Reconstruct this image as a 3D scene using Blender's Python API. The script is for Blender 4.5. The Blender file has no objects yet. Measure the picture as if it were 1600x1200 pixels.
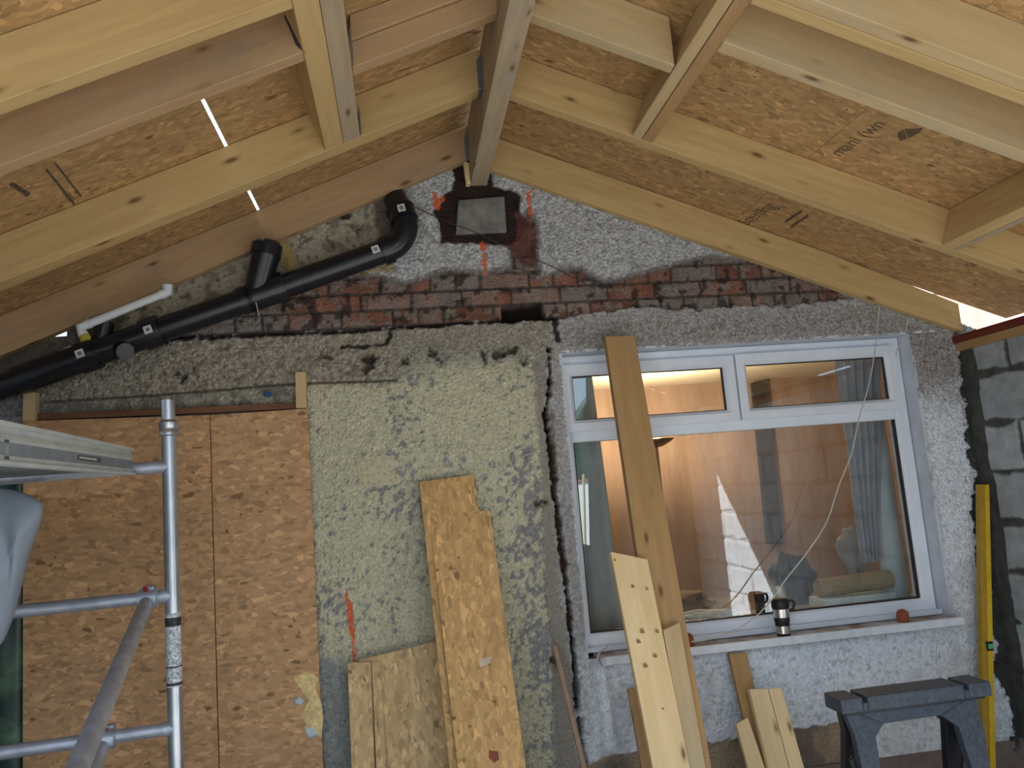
import bpy, bmesh, math, random
import numpy as np
from mathutils import Vector, Matrix, noise as mnoise
random.seed(7)
S = bpy.context.scene
COL = S.collection

# ------------------------------------------------------------------ camera
W_, H_ = 1600, 1200
FPX = 1251.0
yaw, pit, rol = math.radians(8.23), math.radians(7.57), math.radians(-4.62)
fw = Vector((math.sin(yaw)*math.cos(pit), math.cos(yaw)*math.cos(pit), math.sin(pit)))
r0 = Vector((math.cos(yaw), -math.sin(yaw), 0)); u0 = r0.cross(fw)
rt = r0*math.cos(rol) + u0*math.sin(rol); up = -r0*math.sin(rol) + u0*math.cos(rol)
cam_d = bpy.data.cameras.new('camera'); cam = bpy.data.objects.new('camera', cam_d); COL.objects.link(cam)
m = Matrix((rt, up, -fw)).transposed().to_4x4(); m.translation = Vector((0, -3.5, 1.6)); cam.matrix_world = m
cam_d.sensor_fit = 'HORIZONTAL'; cam_d.sensor_width = 36; cam_d.lens = 36*FPX/W_; cam_d.clip_start = .02
S.camera = cam

# ------------------------------------------------------------------ world, sun, exposure
wd = bpy.data.worlds.new('overcast_sky'); S.world = wd; wd.use_nodes = True
bg = wd.node_tree.nodes['Background']; bg.inputs[0].default_value = (.66, .82, 1.0, 1); bg.inputs[1].default_value = 2.3
sd = bpy.data.lights.new('sun', 'SUN'); sd.energy = 19; sd.angle = math.radians(.6); sd.color = (1, .98, .95)
so = bpy.data.objects.new('sun', sd); COL.objects.link(so)
so.rotation_euler = Vector((1, .744, -1.225)).to_track_quat('-Z', 'Y').to_euler(); so.location = (-4, -8, 6)
vs = S.view_settings; vs.view_transform = 'Standard'; vs.look = 'None'; vs.gamma = 1; vs.use_curve_mapping = False
vs.exposure = 0.22

# ------------------------------------------------------------------ node helpers
def newmat(name, rough=.8, metal=0., spec=.3):
    m = bpy.data.materials.new(name); m.use_nodes = True
    nt = m.node_tree; b = nt.nodes['Principled BSDF']
    b.inputs['Roughness'].default_value = rough; b.inputs['Metallic'].default_value = metal
    b.inputs['Specular IOR Level'].default_value = spec
    return m, nt, b
def N(nt, t, **k):
    n = nt.nodes.new(t)
    for a, v in k.items(): setattr(n, a, v)
    return n
def L(nt, a, b): nt.links.new(a, b)
def coord(nt, kind='Object', scale=(1, 1, 1), rot=(0, 0, 0), rnd=True):
    tc = N(nt, 'ShaderNodeTexCoord'); mp = N(nt, 'ShaderNodeMapping')
    mp.inputs['Scale'].default_value = scale; mp.inputs['Rotation'].default_value = rot
    L(nt, tc.outputs[kind], mp.inputs['Vector'])
    if rnd:
        oi = N(nt, 'ShaderNodeObjectInfo'); ml = N(nt, 'ShaderNodeMath', operation='MULTIPLY'); ml.inputs[1].default_value = 37.
        L(nt, oi.outputs['Random'], ml.inputs[0])
        cx = N(nt, 'ShaderNodeCombineXYZ')
        for i in range(3): L(nt, ml.outputs[0], cx.inputs[i])
        L(nt, cx.outputs[0], mp.inputs['Location'])
    return mp.outputs[0]
def noise(nt, vec, scale, detail=3, rough=.5, dist=0):
    n = N(nt, 'ShaderNodeTexNoise'); n.inputs['Scale'].default_value = scale; n.inputs['Detail'].default_value = detail
    n.inputs['Roughness'].default_value = rough; n.inputs['Distortion'].default_value = dist
    if vec: L(nt, vec, n.inputs['Vector'])
    return n.outputs['Fac']
def ramp(nt, fac, stops):
    r = N(nt, 'ShaderNodeValToRGB'); e = r.color_ramp.elements
    while len(e) < len(stops): e.new(.5)
    for i, (p, c) in enumerate(stops):
        e[i].position = p; e[i].color = (*c, 1) if len(c) == 3 else c
    L(nt, fac, r.inputs[0]); return r.outputs[0]
def mixc(nt, fac, a, b, mode='MIX'):
    n = N(nt, 'ShaderNodeMix', data_type='RGBA', blend_type=mode)
    for s, v in ((n.inputs[0], fac), (n.inputs[6], a), (n.inputs[7], b)):
        if isinstance(v, (int, float)): s.default_value = v
        elif isinstance(v, tuple): s.default_value = (*v, 1)
        else: L(nt, v, s)
    return n.outputs[2]
def bump(nt, b, h, strength=.3, dist=.005):
    n = N(nt, 'ShaderNodeBump'); n.inputs['Strength'].default_value = strength; n.inputs['Distance'].default_value = dist
    L(nt, h, n.inputs['Height']); L(nt, n.outputs[0], b.inputs['Normal'])
def simple(name, col, rough=.6, metal=0., spec=.4, var=.12, scale=25, bm=0.):
    m, nt, b = newmat(name, rough, metal, spec)
    v = coord(nt); f = noise(nt, v, scale, 4)
    lo = tuple(c*(1-var) for c in col); hi = tuple(min(1, c*(1+var)) for c in col)
    L(nt, ramp(nt, f, [(.3, lo), (.7, hi)]), b.inputs['Base Color'])
    if bm: bump(nt, b, f, bm)
    return m

def wood(name, base, dark, knot=(.12, .055, .025), stain=None, stain_amt=.5):
    m, nt, b = newmat(name, .75, 0, .2)
    v = coord(nt, scale=(1.2, 14, 14))
    g = noise(nt, v, 2.2, 5, .6, .6)
    c = ramp(nt, g, [(.25, dark), (.62, base)])
    v2 = coord(nt, scale=(.6, 3, 3)); g2 = noise(nt, v2, 2.5, 3)
    c = mixc(nt, ramp(nt, g2, [(.35, (0, 0, 0)), (.75, (.45, .45, .45))]), c, tuple(x*.72 for x in base))
    if stain:
        v4 = coord(nt, scale=(1, 2.4, 2.4)); g4 = noise(nt, v4, 3.2, 4, .6)
        c = mixc(nt, ramp(nt, g4, [(.5, (0, 0, 0)), (.72, (stain_amt,)*3)]), c, stain)
    # knots
    vk = coord(nt, scale=(5.2, 15, 15)); vo = N(nt, 'ShaderNodeTexVoronoi', feature='F1'); vo.inputs['Scale'].default_value = 1.0
    L(nt, vk, vo.inputs['Vector'])
    ks = N(nt, 'ShaderNodeSeparateColor'); L(nt, vo.outputs['Color'], ks.inputs[0]); ad = N(nt, 'ShaderNodeMath', operation='ADD'); kr = N(nt, 'ShaderNodeMapRange'); L(nt, ks.outputs[0], kr.inputs[0])
    for i_, x_ in enumerate((.25, .55, .3, 0.)): kr.inputs[i_+1].default_value = x_
    L(nt, kr.outputs[0], ad.inputs[0]); L(nt, vo.outputs['Distance'], ad.inputs[1])
    c = mixc(nt, ramp(nt, ad.outputs[0], [(.08, (.85,)*3), (.14, (.3,)*3), (.24, (0, 0, 0))]), c, knot)
    L(nt, c, b.inputs['Base Color']); bump(nt, b, g, .12, .003)
    return m
M = {}
M['yellow'] = wood('pine_yellow', (.60, .42, .20), (.49, .32, .14))
M['pink'] = wood('pine_pinkish', (.50, .33, .185), (.40, .25, .135), stain=(.25, .22, .2), stain_amt=.5)
M['pale'] = wood('pine_pale', (.60, .45, .25), (.50, .35, .18), stain=(.40, .37, .30), stain_amt=.5)
M['grey'] = wood('pine_greyed', (.47, .37, .25), (.38, .28, .18), stain=(.38, .33, .27), stain_amt=.6)
M['orange'] = wood('pine_orange', (.47, .29, .13), (.37, .21, .085), stain=(.36, .26, .18), stain_amt=.55)
M['fresh'] = wood('pine_fresh', (.84, .65, .38), (.74, .52, .26), stain=(.72, .52, .26), stain_amt=.6)
M['brown'] = wood('timber_brown', (.20, .10, .055), (.12, .055, .03))
M['red'] = wood('timber_redbrown', (.18, .035, .022), (.12, .025, .018))

def osb(name, tint, dk=.62):
    m, nt, b = newmat(name, .8, 0, .2)
    base = None
    cols = [(tuple(t*k for t in tint)) for k in (.66, .84, 1.0, 1.2)]
    for i, (rot, sc) in enumerate((((0, 0, .2), (42, 80, 80)), ((0, 0, 1.25), (46, 80, 80)), ((0, 0, 2.3), (34, 80, 80)))):
        v = coord(nt, 'Object', sc, rot)
        # a little warp
        wn = N(nt, 'ShaderNodeTexNoise'); wn.inputs['Scale'].default_value = .22; L(nt, v, wn.inputs['Vector'])
        mx = N(nt, 'ShaderNodeVectorMath', operation='MULTIPLY_ADD'); mx.inputs[1].default_value = (3.,)*3
        L(nt, wn.outputs['Color'], mx.inputs[0]); L(nt, v, mx.inputs[2])
        vo = N(nt, 'ShaderNodeTexVoronoi', feature='F1'); vo.inputs['Scale'].default_value = .8; L(nt, mx.outputs[0], vo.inputs['Vector'])
        sp = N(nt, 'ShaderNodeSeparateColor'); L(nt, vo.outputs['Color'], sp.inputs[0])
        c = ramp(nt, sp.outputs[0], [(0, cols[0]), (.15, cols[1]), (.6, cols[2]), (.90, cols[3]), (.97, tuple(min(1, t*1.45) for t in tint)), (.993, tuple(t*.42 for t in tint))])
        base = c if base is None else mixc(nt, ramp(nt, sp.outputs[1], [(.45, (0, 0, 0)), (.55, (1, 1, 1))]), base, c)
        if i == 0: hb = sp.outputs[0]
    v = coord(nt); c = mixc(nt, ramp(nt, noise(nt, v, 3.5, 4), [(.35, (.16,)*3), (.65, (0, 0, 0))]), base, tuple(t*.5 for t in tint))
    v = coord(nt, scale=(30, 30, 30)); c = mixc(nt, ramp(nt, noise(nt, v, 1, 2), [(.70, (0, 0, 0)), (.76, (.7,)*3)]), c, (.10, .05, .02))
    L(nt, c, b.inputs['Base Color']); bump(nt, b, hb, .15, .002)
    return m
M['osb_roof'] = osb('osb_roof', (.46, .285, .13))
M['osb_door'] = osb('osb_door', (.52, .31, .165))
M['osb_fresh'] = osb('osb_fresh', (.60, .37, .16))
M['osb_pale'] = osb('osb_pale', (.60, .42, .22))
M['galv'] = simple('galvanised_steel', (.23, .25, .28), .55, .6)
M['black_pipe'] = simple('black_plastic', (.010, .012, .018), .28, 0, .5)
M['pipe_label'] = simple('pipe_label', (.6, .6, .6), .6)
M['label_dark'] = simple('label_print', (.08, .08, .09), .6)
M['white_pvc'] = simple('white_pvc', (.72, .74, .80), .4, var=.04)
M['yellow_plastic'] = simple('yellow_ring', (.45, .38, .05), .5)
M['upvc'] = simple('white_upvc', (.74, .79, .88), .35, var=.05, scale=8)
M['gasket'] = simple('black_gasket', (.02, .02, .022), .5)
M['alu'] = simple('aluminium', (.55, .59, .66), .32, .85, .5, var=.12, scale=14)
M['alu_dull'] = simple('aluminium_dull', (.46, .50, .60), .45, .6, .5, var=.2, scale=18)
M['plat'] = simple('platform_aluminium', (.58, .62, .63), .55, .25, .4, var=.12, scale=12)
M['ink'] = simple('black_ink', (.12, .08, .05), .8, var=.5, scale=90)
M['cord'] = simple('white_cord', (.55, .52, .47), .7)
M['wire'] = simple('dark_wire', (.05, .035, .03), .7)
M['steel'] = simple('brushed_steel', (.62, .60, .58), .25, .9)
M['black_rubber'] = simple('black_rubber', (.012, .012, .015), .45)
M['blueplug'] = simple('blue_plug', (.04, .10, .25), .5)
M['rust'] = simple('terracotta_cap', (.28, .07, .03), .6)
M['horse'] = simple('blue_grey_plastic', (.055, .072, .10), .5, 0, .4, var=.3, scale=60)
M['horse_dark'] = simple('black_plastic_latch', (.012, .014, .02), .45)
M['lvl'] = simple('yellow_level', (.66, .43, .025), .45, var=.12)
M['vial'] = simple('green_vial', (.12, .5, .22), .2)
M['sheet'] = simple('grey_plastic_sheet', (.24, .28, .34), .5, 0, .4, var=.15, scale=6, bm=.3)
M['ply_ext'] = simple('stick_wood', (.36, .25, .18), .7)
M['concrete'] = simple('concrete_floor', (.36, .34, .31), .9, var=.2, scale=6)
M['plaster'] = None

# ------------------------------------------------------------------ mesh builder
class MB:
    def __init__(s): s.v = []; s.f = []
    def add(s, vs, fs):
        o = len(s.v); s.v += [Vector(p) for p in vs]; s.f += [tuple(i+o for i in f) for f in fs]; return s
    def box(s, lo, hi, R=None):
        x0, y0, z0 = lo; x1, y1, z1 = hi
        vs = [(x0,y0,z0),(x1,y0,z0),(x1,y1,z0),(x0,y1,z0),(x0,y0,z1),(x1,y0,z1),(x1,y1,z1),(x0,y1,z1)]
        if R is not None: vs = [R @ Vector(p) for p in vs]
        return s.add(vs, [(0,3,2,1),(4,5,6,7),(0,1,5,4),(1,2,6,5),(2,3,7,6),(3,0,4,7)])
    def hexa(s, a, b):      # two quads a (front) and b (back), same order
        return s.add(list(a)+list(b), [(0,1,2,3),(7,6,5,4),(0,4,5,1),(1,5,6,2),(2,6,7,3),(3,7,4,0)])
    def prism(s, poly, off):  # poly list of 3D pts, off vector
        n = len(poly); off = Vector(off); a = [Vector(p) for p in poly]; b = [p+off for p in a]
        return s.add(a+b, [tuple(range(n)), tuple(range(2*n-1, n-1, -1))] + [(i, i+n, (i+1) % n+n, (i+1) % n) for i in range(n)])
    def tube(s, pts, r, n=16, caps=True):
        pts = [Vector(p) for p in pts]; rs = r if isinstance(r, (list, tuple)) else [r]*len(pts)
        o = len(s.v); prev = None
        for i, p in enumerate(pts):
            d = (pts[min(i+1, len(pts)-1)] - pts[max(i-1, 0)]).normalized()
            if prev is None:
                a = d.cross(Vector((0, 0, 1)) if abs(d.z) < .9 else Vector((1, 0, 0))).normalized()
            else:
                a = (prev - d*prev.dot(d)).normalized()
            prev = a; b = d.cross(a)
            for k in range(n):
                t = 2*math.pi*k/n; s.v.append(p + (a*math.cos(t)+b*math.sin(t))*rs[i])
        for i in range(len(pts)-1):
            for k in range(n):
                k2 = (k+1) % n; s.f.append((o+i*n+k, o+i*n+k2, o+(i+1)*n+k2, o+(i+1)*n+k))
        if caps:
            s.f.append(tuple(o+k for k in range(n-1, -1, -1))); s.f.append(tuple(o+(len(pts)-1)*n+k for k in range(n)))
        return s
    def lathe(s, prof, c, n=24, axis='Z'):
        o = len(s.v); c = Vector(c)
        for r, z in prof:
            for k in range(n):
                t = 2*math.pi*k/n; s.v.append(c + Vector((r*math.cos(t), r*math.sin(t), z)))
        for i in range(len(prof)-1):
            for k in range(n):
                k2 = (k+1) % n; s.f.append((o+i*n+k, o+i*n+k2, o+(i+1)*n+k2, o+(i+1)*n+k))
        return s
    def build(s, name, mat, parent=None, frame=None, bevel=0, smooth=False, kind=None, fixn=True):
        me = bpy.data.meshes.new(name)
        F = frame or Matrix.Identity(4)
        if frame is None:
            c = sum(s.v, Vector())/len(s.v); F = Matrix.Translation(c)
        Fi = F.inverted(); me.from_pydata([Fi @ p for p in s.v], [], s.f)
        if fixn:
            bm = bmesh.new(); bm.from_mesh(me); bmesh.ops.recalc_face_normals(bm, faces=bm.faces); bm.to_mesh(me); bm.free()
        me.materials.append(mat)
        o = bpy.data.objects.new(name, me); COL.objects.link(o)
        if parent is not None:
            o.parent = parent; o.matrix_basis = WM(parent).inverted() @ F
        else: o.matrix_basis = F
        o['_w'] = 1; del o['_w']
        if bevel:
            md = o.modifiers.new('bevel', 'BEVEL'); md.width = bevel; md.segments = 2; md.limit_method = 'ANGLE'; md.angle_limit = math.radians(35)
        if smooth:
            for p in me.polygons: p.use_smooth = True
            if not bevel:
                try: me.set_sharp_from_angle(angle=math.radians(40))
                except Exception: pass
        if kind: o['kind'] = kind
        return o
def WM(o):
    m = o.matrix_basis.copy()
    while o.parent: o = o.parent; m = o.matrix_basis @ m
    return m
def tag(o, label, cat, group=None):
    o['label'] = label; o['category'] = cat
    if group: o['group'] = group
    return o
def thing(name, label, cat, loc, group=None):
    o = bpy.data.objects.new(name, None); COL.objects.link(o); o.matrix_basis = Matrix.Translation(Vector(loc)); o.empty_display_size = .1
    return tag(o, label, cat, group)
def frame(o, x, z):
    x = Vector(x).normalized(); z = Vector(z); z = (z - x*z.dot(x)).normalized(); y = z.cross(x)
    m = Matrix((x, y, z)).transposed().to_4x4(); m.translation = Vector(o); return m
def struct(name, mb, mat, **k): return mb.build(name, mat, kind='structure', **k)

# ------------------------------------------------------------------ numpy noise
def vnoise(x, y, seed=0):
    rs = np.random.RandomState(seed); T = rs.rand(512, 512).astype(np.float32)
    xi = np.floor(x).astype(int); yi = np.floor(y).astype(int); fx = x-xi; fy = y-yi
    fx = fx*fx*(3-2*fx); fy = fy*fy*(3-2*fy)
    a = T[yi % 512, xi % 512]; b = T[yi % 512, (xi+1) % 512]; c = T[(yi+1) % 512, xi % 512]; d = T[(yi+1) % 512, (xi+1) % 512]
    return (a*(1-fx)+b*fx)*(1-fy) + (c*(1-fx)+d*fx)*fy
def fbm(x, y, sc, oct=4, seed=0, g=.5):
    s = 0; a = 1; t = 0
    for o in range(oct):
        s = s + a*vnoise(x*sc*2**o+13.7*o, y*sc*2**o+7.3*o, seed+o); t += a; a *= g
    return s/t
def worley(x, y, cell, seed=0):
    rs = np.random.RandomState(seed); PXr = rs.rand(256, 256); PYr = rs.rand(256, 256); CR = rs.rand(256, 256)
    gx = x/cell; gy = y/cell; ix = np.floor(gx).astype(int); iy = np.floor(gy).astype(int)
    best = np.full(x.shape, 9.); sec = np.full(x.shape, 9.); rid = np.zeros(x.shape)
    for dx in (-1, 0, 1):
        for dy in (-1, 0, 1):
            a = (iy+dy) % 256; b = (ix+dx) % 256
            d = np.hypot(ix+dx+PXr[a, b]-gx, iy+dy+PYr[a, b]-gy)
            m = d < best; sec = np.where(m, best, np.minimum(sec, d)); rid = np.where(m, CR[a, b], rid); best = np.where(m, d, best)
    return best, sec, rid
def psd(X, Z, poly):   # signed distance, positive inside
    ins = np.zeros(X.shape, bool); dm = np.full(X.shape, 1e9)
    n = len(poly)
    for i in range(n):
        x0, z0 = poly[i]; x1, z1 = poly[(i+1) % n]
        ex, ez = x1-x0, z1-z0; wx_, wz_ = X-x0, Z-z0
        t = np.clip((wx_*ex+wz_*ez)/(ex*ex+ez*ez+1e-12), 0, 1)
        dm = np.minimum(dm, np.hypot(wx_-t*ex, wz_-t*ez))
        c = (z0 > Z) != (z1 > Z)
        with np.errstate(divide='ignore', invalid='ignore'):
            ins ^= c & (X < (x1-x0)*(Z-z0)/((z1-z0) if z1 != z0 else 1e-9)+x0)
    return np.where(ins, dm, -dm)
def lsd(X, Z, pts, w):    # distance to polyline minus half width, positive inside; w number or list
    best = np.full(X.shape, -1e9)
    for i in range(len(pts)-1):
        x0, z0 = pts[i]; x1, z1 = pts[i+1]; w0 = w[i] if isinstance(w, list) else w; w1 = w[i+1] if isinstance(w, list) else w
        ex, ez = x1-x0, z1-z0; t = np.clip(((X-x0)*ex+(Z-z0)*ez)/(ex*ex+ez*ez+1e-12), 0, 1)
        best = np.maximum(best, (w0+(w1-w0)*t) - np.hypot(X-x0-t*ex, Z-z0-t*ez))
    return best
def sm(sd, w=.006): return np.clip(.5+sd/w, 0, 1)
def grid_mesh(name, P, C, keep, mat):
    ny, nx = P.shape[:2]; me = bpy.data.meshes.new(name)
    idx = np.arange(ny*nx).reshape(ny, nx)
    q = np.stack([idx[:-1, :-1], idx[:-1, 1:], idx[1:, 1:], idx[1:, :-1]], -1)[keep[:-1, :-1] & keep[1:, 1:] & keep[:-1, 1:] & keep[1:, :-1]]
    used = np.zeros(ny*nx, bool); used[q.ravel()] = True; remap = np.cumsum(used)-1
    V = P.reshape(-1, 3)[used]; q = remap[q]; Cc = C.reshape(-1, 3)[used]
    me.vertices.add(len(V)); me.vertices.foreach_set('co', V.astype(np.float32).ravel())
    me.loops.add(q.size); me.loops.foreach_set('vertex_index', q.astype(np.int32).ravel())
    me.polygons.add(len(q)); me.polygons.foreach_set('loop_start', np.arange(0, q.size, 4, dtype=np.int32))
    me.polygons.foreach_set('use_smooth', np.ones(len(q), bool))
    me.update(calc_edges=True)
    at = me.color_attributes.new('surface', 'FLOAT_COLOR', 'POINT')
    at.data.foreach_set('color', np.concatenate([Cc, np.ones((len(Cc), 1))], 1).astype(np.float32).ravel())
    me.materials.append(mat); o = bpy.data.objects.new(name, me); COL.objects.link(o); return o
def wallmat(name, fine=(.82, 1.14), bs=.7, vs_c=85):
    m, nt, b = newmat(name, .95, 0, .1)
    at = N(nt, 'ShaderNodeAttribute', attribute_name='surface')
    v = coord(nt, rnd=False); f = noise(nt, v, 190, 3, .6); g = ramp(nt, f, [(.3, (fine[0],)*3), (.7, (fine[1],)*3)])
    L(nt, mixc(nt, 1., at.outputs['Color'], g, 'MULTIPLY'), b.inputs['Base Color'])
    vo = N(nt, 'ShaderNodeTexVoronoi', feature='SMOOTH_F1'); vo.inputs['Scale'].default_value = vs_c; vo.inputs['Smoothness'].default_value = .35; vo.inputs['Randomness'].default_value = 1
    wv = N(nt, 'ShaderNodeVectorMath', operation='MULTIPLY_ADD'); nz = N(nt, 'ShaderNodeTexNoise'); nz.inputs['Scale'].default_value = 40; L(nt, v, nz.inputs['Vector'])
    wv.inputs[1].default_value = (.02,)*3; L(nt, nz.outputs['Color'], wv.inputs[0]); L(nt, v, wv.inputs[2]); L(nt, wv.outputs[0], vo.inputs['Vector'])
    b1 = N(nt, 'ShaderNodeBump', invert=True); b1.inputs['Strength'].default_value = bs; b1.inputs['Distance'].default_value = .012; L(nt, vo.outputs['Distance'], b1.inputs['Height'])
    b2 = N(nt, 'ShaderNodeBump'); b2.inputs['Strength'].default_value = .35; b2.inputs['Distance'].default_value = .004; L(nt, f, b2.inputs['Height']); L(nt, b1.outputs[0], b2.inputs['Normal']); L(nt, b2.outputs[0], b.inputs['Normal'])
    return m

# ------------------------------------------------------------------ house wall: pebble dash, bared brick band, repairs
XC, SLP, SRP = .42, .404, .392
def zbL(x): return 3.118+SLP*(x-XC)
def zbR(x): return 3.078-SRP*(x-XC)
HX0, HX1, HZ0, HZ1 = .742, 2.452, .862, 2.196     # window opening in the wall
def house_wall():
    st = .006
    xs = np.arange(-2.0, 2.95, st); zs = np.arange(.30, 3.32, st)
    X, Z = np.meshgrid(xs, zs)
    n1 = fbm(X, Z, 6, 4, 1); n2 = fbm(X, Z, 22, 3, 5); n3 = fbm(X, Z, 2, 4, 9); n4 = fbm(X, Z, 60, 2, 14)
    jit = (n2-.5)*.05 + (n4-.5)*.03; jh = (n2-.5)*.045 + (n4-.5)*.045
    d1, d2, rid = worley(X+(n4-.5)*.01, Z, .0165, 3)
    _, _, rid2 = worley(X, Z, .009, 8)
    peb = np.clip((d2-d1)*1.4, 0, 1)
    H = .016 + peb*.010 + (n1-.5)*.012 + (fbm(X, Z, 40, 2, 91)-.5)*.010
    C = np.zeros(X.shape+(3,))
    def put(mask, col, var=.0, nn=None):
        nonlocal C
        c = np.array(col)[None, None, :]*np.ones(C.shape)
        if var: c = c*(1+var*((nn if nn is not None else rid2)[..., None]-.5)*2)
        C = C*(1-mask[..., None]) + c*mask[..., None]
    one = np.ones(X.shape)
    # white-grey pebble dash
    put(one, (.54, .545, .57), .30)
    put(np.clip((rid-.80)*6, 0, 1)*(.6), (.22, .20, .19)); put(np.clip((.30-peb)*4, 0, 1)*.35, (.25, .24, .24))
    # warmer, dirtier dash around and above the window
    a = sm(psd(X, Z, [(0.711, 2.351), (1.129, 2.375), (1.754, 2.36), (2.213, 2.376), (2.725, 2.201), (2.703, 1.966), (2.48, 1.948), (2.381, 2.166), (0.735, 2.185), (0.719, 1.211), (0.775, 0.908), (0.705, 0.915), (0.687, 1.49)])+jit, .12)
    put(a*.75, (.42, .385, .36), .35); put(a*np.clip((rid2-.62)*5, 0, 1)*.7, (.13, .11, .10))
    # lower left cream dash
    cream = sm(psd(X, Z, [(-0.386, 2.159), (-0.028, 2.114), (0.062, 2.211), (0.662, 2.192), (0.66, 1.773), (0.638, 0.949), (0.657, 0.398), (-0.459, 0.536)])+jit*.6, .05)
    put(cream, (.56, .53, .385), .16)
    ed = np.minimum(psd(X, Z, [(-0.386, 2.159), (-0.028, 2.114), (0.062, 2.211), (0.662, 2.192), (0.66, 1.773), (0.638, 0.949), (0.657, 0.398), (-0.459, 0.536)]), .25)
    flake = fbm(X, Z, 52, 3, 41, .6) + (n3-.5)*.5 + (n1-.5)*.25 + (.10-ed)*.55 + (rid-.5)*.07
    col = lsd(X, Z, [(0.039, 2.385), (0.005, 1.655), (-0.013, 1.016), (-0.019, 0.507)], .045)
    flake = flake + np.clip(col+.09, 0, .09)*1.2 + .12*sm(lsd(X, Z, [(-0.359, 1.194), (-0.113, 1.131), (0.149, 1.039)], .06), .1) + .13*sm(lsd(X, Z, [(0.506, 2.07), (0.545, 1.502), (0.541, 0.959), (0.537, 0.439)], .05), .12)
    fm = np.clip((flake-.63)*14, 0, 1)*cream*.85
    put(fm, (.235, .235, .255), .25); H = H - fm*.003
    # grey lower strip next to the OSB
    put(sm(psd(X, Z, [(-0.405, 1.057), (-0.232, 0.885), (-0.252, 0.511), (-0.404, 0.529)])+jit, .05)*.8, (.27, .29, .30), .15)
    # beige grey band below the brick
    beige = sm(psd(X, Z, [(-1.803, 2.292), (-1.237, 2.34), (-0.746, 2.355), (-0.042, 2.355), (0.711, 2.351), (0.713, 2.174), (0.09, 2.21), (-0.001, 2.101), (-0.382, 2.125), (-0.414, 2.016), (-1.511, 2.035), (-1.801, 2.055)])+jit*.5, .05)
    put(beige, (.36, .315, .255), .35); put(beige*np.clip((rid-.7)*5, 0, 1)*.55, (.14, .12, .10))
    put(sm(psd(X, Z, [(0.705, 2.352), (0.241, 2.358), (-0.014, 2.353), (-0.029, 2.103), (0.227, 2.159), (0.69, 2.175)])+jit, .06)*.6, (.33, .31, .26), .2)
    put(sm(psd(X, Z, [(-1.802, 2.186), (-1.462, 2.218), (-1.463, 1.875), (-1.799, 1.9)])+jit, .05)*.8, (.24, .25, .27), .3)
    # lintel over the door: smoother, lighter face with a groove above
    lint = sm(psd(X, Z, [(-1.425, 2.109), (-0.463, 2.121), (-0.467, 2.019), (-1.426, 2.024)]), .02)
    put(lint*.7, (.37, .35, .28), .2); put(lint*np.clip((n2-.5)*9, 0, 1)*.7, (.17, .16, .15)); H = H-lint*.004
    gr = sm(lsd(X, Z, [(-1.443, 2.115), (-0.986, 2.116), (-0.462, 2.13), (0.0, 2.118)], .0045), .006); put(gr, (.08, .07, .06)); H = H-gr*.012
    # plain grey upright repair strip and the black crack beside it
    strip = sm(psd(X, Z, [(0.608, 2.18), (0.662, 2.189), (0.634, 1.775), (0.646, 1.605), (0.629, 1.22), (0.66, 0.947), (0.656, 0.386), (0.556, 0.398), (0.588, 0.954), (0.578, 1.224), (0.606, 1.608), (0.604, 1.92)])+jit*.35, .02)
    put(strip, (.30, .275, .235), .08, n2); H = np.where(strip > .5, .012+(n2-.5)*.004, H)
    put(sm(psd(X, Z, [(0.632, 2.179), (0.697, 2.187), (0.672, 1.772), (0.645, 1.218), (0.67, 0.681), (0.66, 0.424), (0.642, 0.685), (0.623, 1.22), (0.626, 1.776)])+jit, .05)*.55, (.30, .28, .26), .3)
    crk = sm(lsd(X, Z, [(0.685, 2.22), (0.682, 2.088), (0.662, 1.988), (0.644, 1.917), (0.655, 1.774), (0.657, 1.604), (0.666, 1.381), (0.672, 1.202), (0.677, 0.945), (0.678, 0.68), (0.687, 0.42)], [.007, .007, .009, .011, .008, .009, .011, .009, .011, .009, .009])+jh*.45, .006)
    put(crk, (.022, .018, .016)); H = H-crk*.05
    crk2 = sm(lsd(X, Z, [(0.673, 1.915), (0.663, 1.604), (0.672, 1.325), (0.676, 0.999)], .010)+jit*.35, .01); put(crk2*.6, (.10, .05, .035))
    # whitish paint below and right of the window
    wh = sm(psd(X, Z, [(0.738, 0.872), (2.494, 0.829), (2.433, 1.052), (2.464, 1.643), (2.421, 1.89), (2.66, 1.813), (2.71, 1.322), (2.771, 0.729), (2.682, 0.066), (0.705, 0.316)])+jit, .10)
    put(wh*.93, (.78, .83, .90), .10); put(wh*np.clip((rid-.78)*6, 0, 1)*.45, (.33, .34, .36)); put(wh*np.clip((n2+n3-1.16)*6, 0, 1)*.35, (.50, .50, .52))
    H = np.where(wh > .5, .016+peb*.0035+(n1-.5)*.009, H)
    for pts in [[(0.755, 0.844), (0.764, 0.644), (0.774, 0.461)], [(0.825, 0.836), (0.834, 0.637), (0.852, 0.478)]]:
        g_ = sm(lsd(X, Z, pts, .012), .02); H = H-g_*.010; put(g_*.35, (.30, .31, .33))
    # creamy render behind the black pipe, dirty block
    cr = sm(psd(X, Z, [(-0.595, 2.503), (-0.98, 2.382), (-1.363, 2.293), (-1.754, 2.209), (-1.756, 2.396), (-0.84, 2.77), (-0.119, 2.982), (-0.007, 2.949), (-0.02, 2.725), (-0.304, 2.634)])+jit*.3, .03)
    put(cr, (.43, .385, .315), .14); put(cr*np.clip((n2-.56)*8, 0, 1)*.6, (.13, .105, .085)); put(cr*np.clip((fbm(X, Z, 45, 2, 71)-.62)*10, 0, 1)*.7, (.10, .08, .06))
    H = np.where(cr > .5, .016+(n2-.5)*.006, H)
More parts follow.
